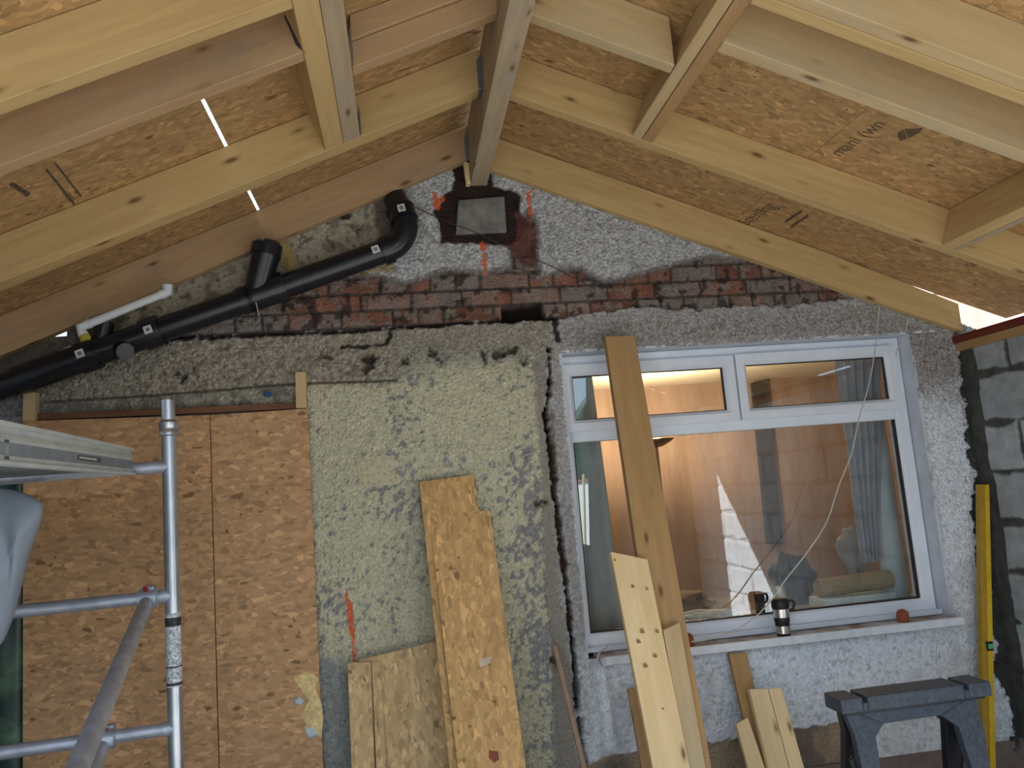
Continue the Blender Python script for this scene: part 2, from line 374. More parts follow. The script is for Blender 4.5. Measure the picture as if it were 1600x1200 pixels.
    db = sm(psd(X, Z, [(-0.058, 2.956), (0.067, 2.992), (0.118, 2.885), (0.096, 2.765), (-0.021, 2.716), (-0.056, 2.83)])+jit*.2, .02); put(db*.85, (.13, .095, .08), .3, n2)
    ld = sm(psd(X, Z, [(-1.755, 2.316), (-1.753, 2.104), (-1.388, 2.294), (-1.135, 2.376), (-1.108, 2.457), (-1.362, 2.456)])+jit*.5, .04); put(ld*.8, (.10, .09, .075), .3, n2)
    yf = sm(lsd(X, Z, [(-0.504, 2.772), (-0.451, 2.721), (-0.441, 2.654)], .035)+jit*.7, .015); put(yf, (.42, .33, .15), .3, n2); H = H+yf*.012
    yf2 = sm(lsd(X, Z, [(-0.153, 2.613), (-0.053, 2.638), (0.008, 2.62)], .022)+jit*.9, .02); put(yf2*.8, (.34, .27, .11), .4, n2)
    # bared brick band
    bp = [(-1.007, 2.355), (-0.85, 2.408), (-0.595, 2.508), (-0.472, 2.56), (-0.311, 2.605), (-0.182, 2.593), (-0.057, 2.576), (0.083, 2.555), (0.258, 2.598), (0.43, 2.579), (0.535, 2.604), (0.642, 2.582), (0.65, 2.533), (0.755, 2.574), (0.861, 2.585), (0.976, 2.519), (1.146, 2.542), (1.338, 2.59), (1.498, 2.614), (1.656, 2.602), (1.875, 2.542), (2.059, 2.456), (2.197, 2.383), (1.883, 2.36), (1.628, 2.379), (1.437, 2.363), (1.131, 2.391), (0.826, 2.369), (0.73, 2.359), (0.355, 2.358), (-0.042, 2.349), (-0.372, 2.352), (-0.72, 2.357)]
    bs_ = psd(X, Z, bp)+jit*.55
    bs_ = np.maximum(bs_, psd(X, Z, [(0.549, 2.598), (0.557, 2.703), (0.612, 2.823), (0.648, 2.868), (0.68, 2.821), (0.67, 2.699), (0.67, 2.563)])+jit*.3)
    br = sm(bs_, .008)
    zc = (Z-2.362+(X*.004))/.075; row = np.floor(zc); fz = zc-row
    off = np.where(row % 2 == 0, 0, .5)+((row*7) % 3)*.11
    xc = X/.225+off; ci = np.floor(xc); fx = xc-ci
    R = np.random.RandomState(21).rand(64, 64, 3); rr = R[(row.astype(int)) % 64, (ci.astype(int)) % 64]
    half = (rr[..., 2] > .72); fx2 = np.where(half, (fx*2) % 1, fx); wdt = np.where(half, .1125, .225)
    je = np.minimum(np.minimum(fx2, 1-fx2)*wdt, np.minimum(fz, 1-fz)*.075)+(n4-.5)*.006
    bm = sm(je-.006, .005)
    red = np.array((.225, .105, .075)); pk = np.array((.26, .175, .145)); gy = np.array((.20, .165, .15))
    k = rr[..., 0:1]+(n1[..., None]-.5)*.6
    bcol = np.where(k < .45, red*(.75+.5*rr[..., 1:2]), np.where(k < .75, pk, gy))
    # less clean red to the left bottom, redder in the middle course
    bcol = bcol*(.7+.6*n2[..., None])
    lw = np.clip((.05-X)*1.6, 0, 1)*.16+np.where(row < 0.5, .06, 0)-.05*np.clip(1-np.abs(row-1), 0, 1)
    smear = np.clip((fbm(X, Z, 17, 4, 33, .6)-.50+lw)*7, 0, 1)[..., None]*.8
    bcol = bcol*(1-smear)+np.array((.235, .20, .185))*(.7+.6*n4[..., None])*smear
    mort = np.array((.075, .058, .052))*(.6+.9*n2[..., None])
    bc = bcol*bm[..., None]+mort*(1-bm[..., None])
    dk = np.clip((fbm(X, Z, 26, 3, 55)-.62)*12, 0, 1)[..., None]; bc = bc*(1-.8*dk)+np.array((.03, .027, .027))*.8*dk
    C = C*(1-br[..., None])+bc*br[..., None]
    H = H*(1-br)+br*(bm*.006+(n4-.5)*.003)
    edg = sm(.012-np.abs(bs_+.004), .012)*(Z > 2.44); put(edg*.65, (.11, .09, .08), .3, n2)
    # missing brick, slate black line under the band, notches
    hole = sm(psd(X, Z, [(0.488, 2.425), (0.677, 2.43), (0.677, 2.362), (0.489, 2.357)])+jit*.12, .006); put(hole, (.02, .016, .014)); H = H-hole*.07
    for pts, w in [([(-0.773, 2.351), (-0.587, 2.355), (-0.263, 2.346), (-0.014, 2.351), (0.356, 2.361), (0.721, 2.36)], 0.0085), ([(-0.014, 2.351), (-0.019, 2.311), (-0.04, 2.28), (-0.129, 2.276), (-0.225, 2.279)], 0.007), ([(0.73, 2.359), (0.726, 2.315), (0.733, 2.261)], 0.013), ([(-1.109, 2.361), (-0.773, 2.354)], 0.012)]:
        k_ = sm(lsd(X, Z, pts, w)+jh*.3, .006); put(k_*.93, (.022, .018, .017)); H = H-k_*.012
    # broken holes in the dash
    for pts, w in [([(-0.124, 2.222), (-0.124, 2.179)], 0.012), ([(-0.119, 2.216), (-0.083, 2.22)], 0.008), ([(0.159, 2.243), (0.18, 2.216), (0.201, 2.186)], 0.012), ([(0.383, 2.228), (0.392, 2.187)], 0.008), ([(0.444, 2.201), (0.474, 2.208)], 0.012), ([(0.483, 2.211), (0.542, 2.228)], 0.005), ([(0.567, 2.171), (0.607, 2.16)], 0.009), ([(-0.907, 2.206), (-0.897, 2.178)], 0.011), ([(-0.711, 2.297), (-0.709, 2.292)], 0.009), ([(-0.854, 2.231), (-0.852, 2.228)], 0.006), ([(0.576, 1.535), (0.611, 1.538)], 0.008), ([(-0.323, 2.239), (-0.291, 2.232)], 0.007), ([(0.033, 2.196), (0.052, 2.195)], 0.004), ([(0.589, 0.869), (0.602, 0.862)], 0.01), ([(-0.178, 2.873), (-0.167, 2.876)], 0.011)]:
        k_ = sm(lsd(X, Z, pts, w)+jh*.8, .008); put(k_*.95, (.035, .028, .024)); H = H-k_*.02; put(sm(lsd(X, Z, pts, w)+jh+.012, .02)*.4, (.14, .12, .10))
    # fresh dark mortar round the padstone
    mo = psd(X, Z, [(0.302, 3.108), (0.383, 3.128), (0.484, 3.089), (0.497, 2.995), (0.579, 2.969), (0.622, 2.946), (0.607, 2.869), (0.633, 2.822), (0.605, 2.741), (0.558, 2.709), (0.238, 2.736), (0.232, 2.821), (0.207, 2.882), (0.25, 2.917), (0.265, 2.965), (0.302, 2.982), (0.317, 3.031)])+jit*.3
    mk = sm(mo, .006); put(mk, (.036, .024, .022), .3, n2); H = np.where(mo > 0, .010+(n2-.5)*.008, H)
    pb = sm(psd(X, Z, [(0.586, 2.876), (0.634, 2.838), (0.673, 2.806), (0.669, 2.684), (0.656, 2.599), (0.595, 2.62), (0.543, 2.704), (0.583, 2.732)])+jit*.3, .01); put(pb*.85, (.14, .055, .05), .4, n2)
    # sprayed orange setting-out marks
    for pts, w in [([(0.224, 2.957), (0.226, 2.905)], 0.012), ([(0.234, 2.926), (0.252, 2.938)], 0.012), ([(0.648, 2.967), (0.656, 2.923), (0.661, 2.843)], 0.008), ([(0.637, 2.951), (0.662, 2.96)], 0.009), ([(0.424, 2.729), (0.423, 2.678), (0.429, 2.639), (0.421, 2.579)], 0.008), ([(-0.262, 1.247), (-0.254, 1.158), (-0.245, 1.066), (-0.246, 0.958)], [0.004, 0.01, 0.011, 0.008]), ([(-0.56, 2.737), (-0.524, 2.747)], 0.012)]:
        k_ = sm(lsd(X, Z, pts, w)+jh*.45, .005); put(k_*.92, (.72, .15, .06))
    # vertical raised band and vent patch
    H = H+.004*sm(lsd(X, Z, [(0.035, 2.328), (-0.045, 0.51)], .03), .03)
    # bottom: dash knocked off, brown substrate bared
    bt = sm(psd(X, Z, [(0.676, 0.307), (0.66, 0.424), (0.816, 0.456), (0.957, 0.46), (1.214, 0.455), (1.598, 0.463), (1.84, 0.467), (1.943, 0.442), (1.936, 0.253), (2.205, 0.234), (2.586, 0.242), (2.791, 0.301), (2.778, -0.11), (0.623, 0.175)])+jit*.35, .01)
    put(bt, (.38, .29, .20), .25, n2); put(bt*np.clip((n1-.5)*7, 0, 1)*.7, (.15, .125, .12)); H = H-bt*.012
    # ragged right edge against the block wall: dark mortar
    rg = [(2.701, 2.18), (2.7, 2.013), (2.683, 1.811), (2.672, 1.628), (2.691, 1.52), (2.649, 1.357), (2.637, 1.15), (2.627, 1.034), (2.672, 0.956), (2.64, 0.829), (2.675, 0.71), (2.622, 0.63), (2.658, 0.541), (2.682, 0.454), (2.695, 0.312), (2.677, 0.176), (3.265, 0.02), (3.741, 2.297)]
    rs_ = psd(X, Z, rg)+jit*.9; rk = sm(rs_, .006); put(rk, (.055, .058, .055), .35, n2); H = np.where(rs_ > 0, .004+(n2-.5)*.01, H)
    keep = np.ones(X.shape, bool)
    keep &= ~((X > HX0) & (X < HX1) & (Z > HZ0) & (Z < HZ1))
    keep &= np.where(X < XC, Z < zbL(X)+.12, Z < zbR(X)+.10-.04*np.clip(X-1.9, 0, 1))
    keep &= ~((X > -1.42) & (X < -1.355) & (Z > 2.39))
    P = np.stack([X, -(H-.018), Z], -1)
    o = grid_mesh('wall_back', P, np.clip(C, 0, 1), keep, wallmat('pebble_dash_and_brick'))
    o['kind'] = 'structure'; return o
house_wall()
mb = MB()      # mass of the wall behind the face, with the window opening left out
mb.box((-1.52, .10, 0), (HX0-.01, .28, 2.30)); mb.box((HX1+.01, .10, 0), (2.9, .13, 2.1)); mb.box((2.60, .13, 0), (2.9, .28, 2.1)); mb.box((HX0-.01, .03, 0), (HX1+.01, .28, HZ0-.01))
mb.box((HX0-.01, .10, HZ1+.01), (HX1+.01, .28, 2.29)); mb.box((-.9, .10, 2.30), (1.75, .28, 2.62)); mb.box((-.3, .10, 2.62), (1.05, .28, 2.88))
mb.box((-1.52, .0, 0), (2.9, .03, .30))
struct('wall_core', mb, simple('masonry', (.2, .15, .13), .9), fixn=False)
mb = MB()
mb.box((HX0-.012, .0, HZ0), (HX0, .26, HZ1)); mb.box((HX1, .0, HZ0-.01), (HX1+.012, .13, HZ1)).box((2.60, .13, HZ0-.01), (2.61, .28, HZ1)); mb.box((HX0, .0, HZ1), (2.60, .26, HZ1+.012))
struct('trim_1', mb, simple('white_reveal_paint', (.58, .62, .69), .7, var=.12, scale=9))

# ------------------------------------------------------------------ right wall of blocks
def block_wall():
    st = .007
    ys = np.concatenate([np.arange(-3.69, -1.3, .014), np.arange(-1.3, 0.02, st)]); zs = np.arange(0, 2.11, st)
    Y, Z = np.meshgrid(ys, zs)
    n1 = fbm(Y, Z, 7, 4, 101); n2 = fbm(Y, Z, 24, 3, 105); n3 = fbm(Y, Z, 2.5, 3, 108)
    zc = (Z+.07)/.225+(n3-.5)*.15; row = np.floor(zc); fz = zc-row
    yc = (Y+.06)/.45+np.where(row % 2 == 0, .0, .5); ci = np.floor(yc); fy = yc-ci
    cut = .035
    je = np.minimum(np.minimum(fy, 1-fy)*.45, np.minimum(fz, 1-fz)*.225)+(n1-.5)*.055+(n2-.5)*.012
    je = np.minimum(je, -Y-.075+(n1-.5)*.06+.013)
    bm = sm(je-.013, .008)
    R = np.random.RandomState(4).rand(64, 64); rr = R[row.astype(int) % 64, ci.astype(int) % 64]
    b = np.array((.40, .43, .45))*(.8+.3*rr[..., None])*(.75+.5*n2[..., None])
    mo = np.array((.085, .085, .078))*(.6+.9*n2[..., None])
    # blocks and joints paled toward the garden end, brightening the reflected sun patch
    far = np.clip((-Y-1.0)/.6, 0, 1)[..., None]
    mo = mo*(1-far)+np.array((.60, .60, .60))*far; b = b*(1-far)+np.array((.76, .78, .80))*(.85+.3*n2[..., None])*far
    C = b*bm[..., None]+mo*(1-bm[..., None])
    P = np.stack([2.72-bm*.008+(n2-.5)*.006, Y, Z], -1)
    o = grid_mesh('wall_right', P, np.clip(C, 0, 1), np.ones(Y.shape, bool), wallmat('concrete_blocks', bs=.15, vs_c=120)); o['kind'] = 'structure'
block_wall()
mb = MB().box((2.735, -3.69, 0), (2.86, .28, 2.09)); struct('wall_outer', mb, simple('block_back', (.3, .3, .3), .9))
M['block'] = simple('rear_blocks', (.20, .20, .20), .9, var=.3)
struct('wall_left', MB().box((-2.02, -3.69, 0), (-1.9, .0, 2.12)), M['block'])
struct('wall_rear', MB().prism([(1.82, -3.77, 0), (2.80, -3.77, 0), (2.80, -3.77, zbR(2.80)+.165), (1.82, -3.77, zbR(1.82)+.165)], (0, .08, 0)), M['block'])
struct('floor', MB().box((-2.0, -3.69, -.05), (2.86, .03, 0)), M['concrete'])
struct('ground', MB().box((-40, -50, -.12), (40, 30, -.055)), simple('garden_paving', (.20, .205, .19), .9, var=.25, scale=1.2))

# ------------------------------------------------------------------ roof: boards, rafters, trimmers, ridge
def oriented(pts8, name, mat, parent, x, z, **k):
    c = sum((Vector(p) for p in pts8), Vector())/len(pts8)
    return frame(c, x, z)
NL = Vector((-SLP, 0, 1)).normalized(); NR = Vector((SRP, 0, 1)).normalized()
DL = Vector((1, 0, SLP)).normalized(); DR = Vector((1, 0, -SRP)).normalized()
def rafter(side, x0, x1, y0, y1, mat, label, group=None, h0=0., h1=.168, sag=0, bev=.003, name='rafter', hang=None):
    zb = zbL if side == 'L' else zbR
    poly = [(x0, y0, zb(x0)+h0), (x1, y0, zb(x1)+h0), (x1, y0, zb(x1)+h1-sag), (x0, y0, zb(x0)+h1)]
    if sag: poly.insert(3, (2.05, y0, zb(2.05)+h1))
    mb = MB().prism(poly, (0, y1-y0, 0))
    D, Nn = (DL, NL) if side == 'L' else (DR, NR)
    c = Vector(((x0+x1)/2, (y0+y1)/2, zb((x0+x1)/2)+.08))
    t = thing(name, label, 'rafter' if name == 'rafter' else 'timber', (c.x, c.y, zb(c.x)), group)
    mb.build('timber', mat, t, frame(c, D, Nn), bevel=bev)
    if hang is not None:
        for hx in hang:
            g = MB(); s_ = 1 if hx == x0 else -1
            for yy in (y0-.0025, y1): g.prism([(hx, yy, zb(hx)-.001), (hx+s_*.018, yy, zb(hx)-.001), (hx+s_*.018, yy, zb(hx)+.11), (hx, yy, zb(hx)+.135)], (0, .0025, 0))
            g.prism([(hx, y0, zb(hx)-.003), (hx+s_*.018, y0, zb(hx+s_*.018)-.003), (hx+s_*.018, y0, zb(hx+s_*.018)), (hx, y0, zb(hx))], (0, y1-y0, 0))
            # flange nailed to the carrier
            g.box((hx-s_*.001-.001, y0-.03, zb(hx)), (hx-s_*.001+.001, y0, zb(hx)+.12))
            g.build('joist_hanger', M['galv'], t)
    return t
RX0, RX1 = .388, .466
G = 'roof rafters'
rafter('L', -1.95, RX0, -.050, -.006, M['pink'], 'greyish pink rafter lying against the house wall, left of the ridge', G, hang=[RX0])
rafter('L', -1.95, RX0, -.690, -.622, M['yellow'], 'deep yellow rafter that the left double trimmer ends against', G, hang=[RX0])
rafter('L', -1.95, -.205, -1.345, -1.298, M['pink'], 'knotty pink-grey rafter with a black stain where it meets the left trimmer', G, hang=None)
rafter('L', -.075, RX0, -1.170, -1.120, M['pink'], 'short rafter between the left trimmer and the ridge beam', G, h1=.085, hang=None)
rafter('L', -.075, RX0, -1.180, -1.130, M['pink'], 'upper packing board above the short rafter left of the ridge', None, h0=.087, name='packing_board')
rafter('L', -1.95, -.205, -1.600, -1.548, M['yellow'], 'topmost yellow rafter on the left, crossing the top left corner', G)
rafter('R', RX1, 2.70, -.050, -.006, M['yellow'], 'orange-tinted rafter lying against the house wall, right of the ridge', G, sag=.030, h1=.166)
rafter('R', RX1, 2.84, -.742, -.690, M['yellow'], 'long pale yellow rafter carrying the right double trimmer end', G)
rafter('R', RX1, .925, -1.238, -1.190, M['pale'], 'short rafter between the ridge beam and the right trimmer', G)
rafter('R', 1.005, 2.84, -1.425, -1.372, M['pale'], 'pale knotty rafter right of the double trimmer with blue marker dots', G)
rafter('R', 1.005, 2.84, -1.652, -1.606, M['yellow'], 'lower rafter of the doubled pair at the top right', G, h1=.12)
rafter('R', 1.005, 2.84, -1.702, -1.655, M['pale'], 'upper rafter of the doubled pair at the top right', G)
def trimmer(side, xa, xb, y0, y1, mat, label, group=None):
    zb = zbL if side == 'L' else zbR
    D, Nn = (DL, NL) if side == 'L' else (DR, NR)
    a = Vector((xa, y0, zb(xa))); b = Vector((xb, y0, zb(xb))); h = .157
    mb = MB().prism([a, b, b+Nn*h, a+Nn*h], (0, y1-y0, 0))
    t = thing('trimmer', label, 'roof trimmer', ((xa+xb)/2, y0, zb(xa)), group)
    mb.build('timber', mat, t, frame((a+b)/2+Vector((0, (y1-y0)/2, 0)), (0, 1, 0), Nn), bevel=.003); return t
t1 = trimmer('L', -.203, -.138, -.692, -2.9, M['yellow'], 'yellow left half of the double trimmer on the left roof slope')
t2 = trimmer('L', -.137, -.077, -.692, -2.9, M['grey'], 'grey stained right half of the double trimmer on the left roof slope')
MB().box((-.076, -.745, zbL(-.075)+.01), (-.073, -.692, zbL(-.075)+.09)).build('joist_hanger', M['galv'], t2)
MB().box((-.076, -1.24, zbL(-.075)+.02), (-.073, -1.17, zbL(-.075)+.09)).build('joist_hanger', M['galv'], t2)
trimmer('R', .927, .963, -.743, -2.9, M['pale'], 'pale left half of the double trimmer on the right roof slope')
trimmer('R', .965, 1.003, -.743, -2.9, M['orange'], 'orange right half of the double trimmer on the right roof slope')
trimmer('R', 2.125, 2.172, -.743, -1.372, M['yellow'], 'short yellow noggin near the eaves at the right edge')
trimmer('R', 2.173, 2.192, -.743, -1.372, M['grey'], 'thin grey packing strip fixed beside the short noggin at the right edge')
# black bituminous stain patch where left rafter meets the trimmer
def patch(pts, name, mat, parent, off):
    return MB().prism(pts, off).build(name, mat, parent)
rg = thing('ridge_beam', 'wide grey ridge beam ending in the gable wall above the padstone', 'beam', (.427, -1.8, 3.0))
MB().box((RX0, -3.69, 3.0), (RX1, .02, 3.262)).build('beam', M['grey'], rg, frame((.427, -1.8, 3.13), (0, 1, 0), (0, 0, 1)), bevel=.003)
MB().prism([(.366, -.04, 2.992), (.386, -.04, 2.992), (.386, -.04, 3.09), (.360, -.04, 3.105)], (0, .04, 0)).build('wedge', M['fresh'], rg, bevel=.002)
def roof_board(side, x0, x1, y0, y1, label):
    zb = zbL if side == 'L' else zbR
    Nn = NL if side == 'L' else NR; D = DL if side == 'L' else DR
    a = Vector((x0, y0, zb(x0)+.17)); b = Vector((x1, y0, zb(x1)+.17))
    t = thing('roof_board', label, 'roof board', tuple((a+b)/2+Vector((0, (y1-y0)/2, 0))), 'roof boards')
    MB().prism([a, b, b+Nn*.018, a+Nn*.018], (0, y1-y0, 0)).build('panel', M['osb_roof'], t, frame((a+b)/2+Vector((0, (y1-y0)/2, 0)), D, Nn))
    return t
rbA = roof_board('L', -2.12, -.556, -1.32, .0, 'strand board on the left slope, eaves side of the bright slit')
rbB = roof_board('L', -.545, .43, -1.32, .0, 'strand board between the bright slit and the ridge')
roof_board('L', -2.12, .43, -3.69, -1.321, 'strand board on the left slope behind the topmost rafters')
rbC = roof_board('R', .43, 1.62, -3.69, -.002, 'strand board on the right slope nearest the ridge')
rbD = roof_board('R', 1.6215, 2.98, -3.69, -.002, 'strand board on the right slope at the eaves')
# printed lettering on the boards
def roof_text(side, txt, p, q, size, parent):
    Nn = NL if side == 'L' else NR
    p, q = Vector(p), Vector(q); x = (q-p).normalized(); z = -Nn; y = z.cross(x)
    c = bpy.data.curves.new('lettering', 'FONT'); c.body = txt; c.size = size; c.extrude = .0002
    o = bpy.data.objects.new('printed_lettering', c); COL.objects.link(o)
    F = Matrix((x, y, z)).transposed().to_4x4(); F.translation = p-Nn*.0006
    o.parent = parent; o.matrix_basis = WM(parent).inverted() @ F; c.materials.append(M['ink'])
(p, q) = [(1.685, -0.036, 2.752), (1.707, -0.342, 2.744)]; roof_text('R', 'Sterling', p, q, .088, rbC)
(p, q) = [(1.702, -0.822, 2.746), (1.716, -1.097, 2.74)]; roof_text('R', 'mani (wn', p, q, .075, rbD)
(p, q) = [(2.549, -0.366, 2.413), (2.528, -0.549, 2.422)]; roof_text('R', 'Sterling', p, q, .06, rbD)
(p, q) = [(-1.17, -0.621, 2.645), (-1.188, -0.75, 2.639)]; roof_text('L', 'G', p, q, .075, rbA)
(p, q) = [(-1.043, -0.72, 2.697), (-1.02, -1.022, 2.706)]; roof_text('L', 'OSB/3', p, q, .03, rbA)
def stamp(side, quad, parent):
    Nn = NL if side == 'L' else NR
    MB().prism([Vector(a)-Nn*.0012 for a in quad], Nn*.0008).build('ink_stamp', M['ink'], parent)
for qd in [[(1.785, -0.2, 2.713), (1.79, -0.345, 2.711), (1.802, -0.332, 2.706), (1.797, -0.187, 2.708)], [(1.824, -0.18, 2.698), (1.828, -0.326, 2.696), (1.84, -0.313, 2.691), (1.837, -0.166, 2.693)], [(1.768, -1.074, 2.719), (1.771, -1.106, 2.718), (1.809, -1.067, 2.703), (1.799, -1.039, 2.707)], [(1.774, -1.108, 2.717), (1.812, -1.147, 2.702), (1.818, -1.123, 2.7), (1.812, -1.069, 2.702)]]: stamp('R', qd, rbC if qd[0][0] < 1.6 else rbD)
for qd in [[(-1.038, -0.968, 2.699), (-1.03, -0.97, 2.702), (-1.052, -0.695, 2.693), (-1.061, -0.693, 2.69)], [(-1.005, -0.984, 2.712), (-0.999, -0.987, 2.715), (-1.019, -0.728, 2.707), (-1.026, -0.725, 2.704)], [(-1.144, -0.963, 2.656), (-1.13, -0.969, 2.662), (-1.122, -0.866, 2.665), (-1.14, -0.852, 2.658)]]: stamp('L', qd, rbA)
# wall plate timbers on the block wall
def beamY(name, label, lo, hi, mat, cat='timber'):
    c = (Vector(lo)+Vector(hi))/2
    o = MB().box(lo, hi).build(name, mat, None, frame(c, (0, 1, 0), (0, 0, 1)), bevel=.002); return tag(o, label, cat)
beamY('wall_plate', 'red-brown timber wall plate on top of the block wall', (2.675, -3.69, 2.135), (2.80, .0, 2.168), M['red'])
beamY('packing_strip', 'orange-brown timber strip under the red wall plate on the blocks', (2.690, -3.69, 2.095), (2.80, .0, 2.134), M['orange'])
beamY('wall_plate', 'plain timber wall plate on the left wall', (-2.02, -3.69, 2.121), (-1.9, .0, 2.16), M['brown'])
# blue marker dots and black stain
for p in [(1.026, -1.426, 2.859), (1.048, -1.426, 2.889)]: pass
stn = MB()
sp = [(-0.253, -1.346, 2.976), (-0.226, -1.346, 2.98), (-0.207, -1.346, 2.93), (-0.198, -1.346, 2.903), (-0.21, -1.346, 2.883), (-0.196, -1.346, 2.86), (-0.223, -1.346, 2.887), (-0.234, -1.346, 2.922), (-0.245, -1.346, 2.953)]
stn.prism(sp, (0, .0012, 0))
tgt = [o for o in bpy.data.objects if o.get('label', '').startswith('knotty pink-grey')][0]
stn.build('black_stain', simple('bitumen_stain', (.045, .045, .05), .7), tgt)
tgt = [o for o in bpy.data.objects if o.get('label', '').startswith('pale knotty rafter')][0]
for p in [(1.028, -1.426, 2.857), (1.051, -1.426, 2.893)]: MB().lathe([(.0, -.0005), (.012, -.0005), (.012, .0005), (0, .0005)], (0, 0, 0), 10).build('blue_marker_dot', M['blueplug'], tgt, Matrix.Translation(p) @ Matrix.Rotation(math.pi/2, 4, 'X'))

# padstone
pad = [(0.327, -0.01, 2.929), (0.54, -0.01, 2.941), (0.538, -0.01, 2.77), (0.303, -0.01, 2.766)]
o = MB().prism([Vector(p) for p in pad], (0, .05, 0)).build('padstone', simple('grey_concrete_pad', (.20, .195, .185), .9, var=.35, scale=18, bm=.4), bevel=.006); tag(o, 'grey concrete padstone set in dark mortar under the ridge beam', 'padstone')

# ------------------------------------------------------------------ soil pipe
def arc(c, r, a0, a1, y, n=10): return [(c[0]+r*math.cos(a0+(a1-a0)*i/n), y, c[1]+r*math.sin(a0+(a1-a0)*i/n)) for i in range(n+1)]
PY = -.085
pd = Vector((1.551, 0, .502)).normalized(); pa = Vector((-1.572, PY, 2.174))
def pp(x, dn=0): t = (x-pa.x)/pd.x; return pa+pd*t+Vector((-pd.z, 0, pd.x))*dn
sp_ = thing('soil_pipe', 'black plastic soil pipe sloping across the wall and turning up at an elbow', 'pipe', tuple(pa))
MB().tube([pp(-1.9), pp(.0)], .052, 28).build('pipe', M['black_pipe'], sp_, smooth=True)
ang = math.atan2(pd.z, pd.x); cc = pp(.0)+Vector((-pd.z, 0, pd.x))*.115
el = arc((cc.x, cc.z), .115, ang-math.pi/2, math.radians(12), PY, 14)
ex = Vector(el[-1]); MB().tube(el, .054, 28).build('elbow', M['black_pipe'], sp_, smooth=True)
e2 = ex+Vector((-.045, .11, .17)); MB().tube([ex, e2], .052, 28).build('riser', M['black_pipe'], sp_, smooth=True)
for a_, b_, r_ in ((-1.50, -1.25, .060), (-1.27, -1.20, .067), (-1.02, -.95, .066), (-.63, -.58, .060), (-.60, -.46, .060), (-.48, -.445, .066), (-.03, .01, .063)):
    MB().tube([pp(a_), pp(b_)], r_, 28).build('socket', M['black_pipe'], sp_, smooth=True)
MB().tube([ex-Vector((0, 0, .01)), ex+Vector((-.012, .02, .045))], .062, 28).build('socket', M['black_pipe'], sp_, smooth=True)
MB().tube([ex+Vector((-.012, .02, .04)), ex+Vector((-.016, .026, .052))], .066, 28).build('ring', M['black_pipe'], sp_, smooth=True)
MB().tube([pp(-1.22), pp(-.98)], .056, 28).build('access_pipe', M['black_pipe'], sp_, smooth=True)
MB().tube([pp(-1.12)+Vector((.02, -.03, -.02)), pp(-1.10)+Vector((.03, -.075, -.05))], .034, 20).build('access_cap', M['black_pipe'], sp_, smooth=True)
MB().tube([pp(-1.20), pp(-1.17)+Vector((.0, -.0, .115))], .036, 20).build('inlet_boss', M['black_pipe'], sp_, smooth=True)
b0 = pp(-.57); b1 = Vector((-.505, PY-.045, 2.69))
MB().tube([b0, b0+(b1-b0)*.55, b1], [.050, .056, .060], 24).build('branch', M['black_pipe'], sp_, smooth=True)
MB().tube([b1+Vector((-.01, 0, -.03)), b1+Vector((.0, -.0, .015)), b1+Vector((.002, 0, .03))], [.064, .064, .05], 24).build('branch_socket', M['black_pipe'], sp_, smooth=True)
def lab(x, name='pipe_label'):
    c = pp(x)+Vector((0, -.067, .0)); F = frame(c, pd, (-pd.z, 0, pd.x))
    l = MB().box((-.016, -.0006, -.016), (.016, .0006, .016), F).build(name, M['pipe_label'], sp_, F)
    MB().box((-.008, -.0014, -.008), (.008, -.0008, .008), F).build('print', M['galv'], l, F)
lab(-1.245); lab(-.985); lab(-.055)
F = frame(ex+Vector((-.012, -.0665, .03)), (1, 0, .2), (0, 0, 1)); l = MB().box((-.016, -.0006, -.016), (.016, .0006, .016), F).build('pipe_label', M['pipe_label'], sp_, F)
MB().box((-.009, -.0012, -.009), (.009, -.0006, .009), F).build('print', M['galv'], l, F)
# white overflow pipe
wp = [(-1.234, -0.13, 2.368), (-1.248, -0.13, 2.392), (-0.91, -0.13, 2.523), (-0.9, -0.13, 2.55)]
o = thing('overflow_pipe', 'thin white plastic overflow pipe with elbows along the rafter underside', 'pipe', wp[1])
MB().tube([wp[1], wp[2]], .017, 16).build('pipe', M['white_pvc'], o, smooth=True)
v1, v2 = Vector(wp[1]), Vector(wp[2])
MB().tube([v1+(v2-v1).normalized()*.04, v1, v1+Vector((.012, 0, -.035))], .021, 16).build('elbow', M['white_pvc'], o, smooth=True)
MB().tube([v2-(v2-v1).normalized()*.03, v2, v2+Vector((.0, 0, .028))], .021, 16).build('elbow', M['white_pvc'], o, smooth=True)
MB().tube([v1+Vector((.015, 0, -.036)), v1+Vector((.02, 0, -.058))], .020, 16).build('yellow_ring', M['yellow_plastic'], o, smooth=True)

# thin dark wire across the padstone
def wire(name, pts, r, mat, label, cat, n=6, sub=6):
    P = [Vector(p) for p in pts]; out = []
    for i in range(len(P)-1):
        p0, p1, p2, p3 = P[max(i-1, 0)], P[i], P[i+1], P[min(i+2, len(P)-1)]
        for k in range(sub):
            t = k/sub; out.append(.5*((2*p1)+(p2-p0)*t+(2*p0-5*p1+4*p2-p3)*t*t+(3*p1-p0-3*p2+p3)*t**3))
    out.append(P[-1]); o = MB().tube(out, r, n).build(name, mat, smooth=True); return tag(o, label, cat)
wire('wire', [(0.132, -0.035, 2.889), (0.187, -0.035, 2.858), (0.257, -0.035, 2.822), (0.383, -0.035, 2.767), (0.509, -0.035, 2.7), (0.635, -0.035, 2.638), (0.777, -0.035, 2.563), (0.918, -0.035, 2.476)], .0022, M['wire'], 'thin dark wire running from the pipe elbow past the padstone to the brick band', 'wire')
wire('wire', [(-1.195, -0.12, 2.254), (-1.193, -0.12, 2.252), (-0.823, -0.12, 2.281)][:2], .002, M['wire'], 'short dark wire stub under the access fitting', 'wire')
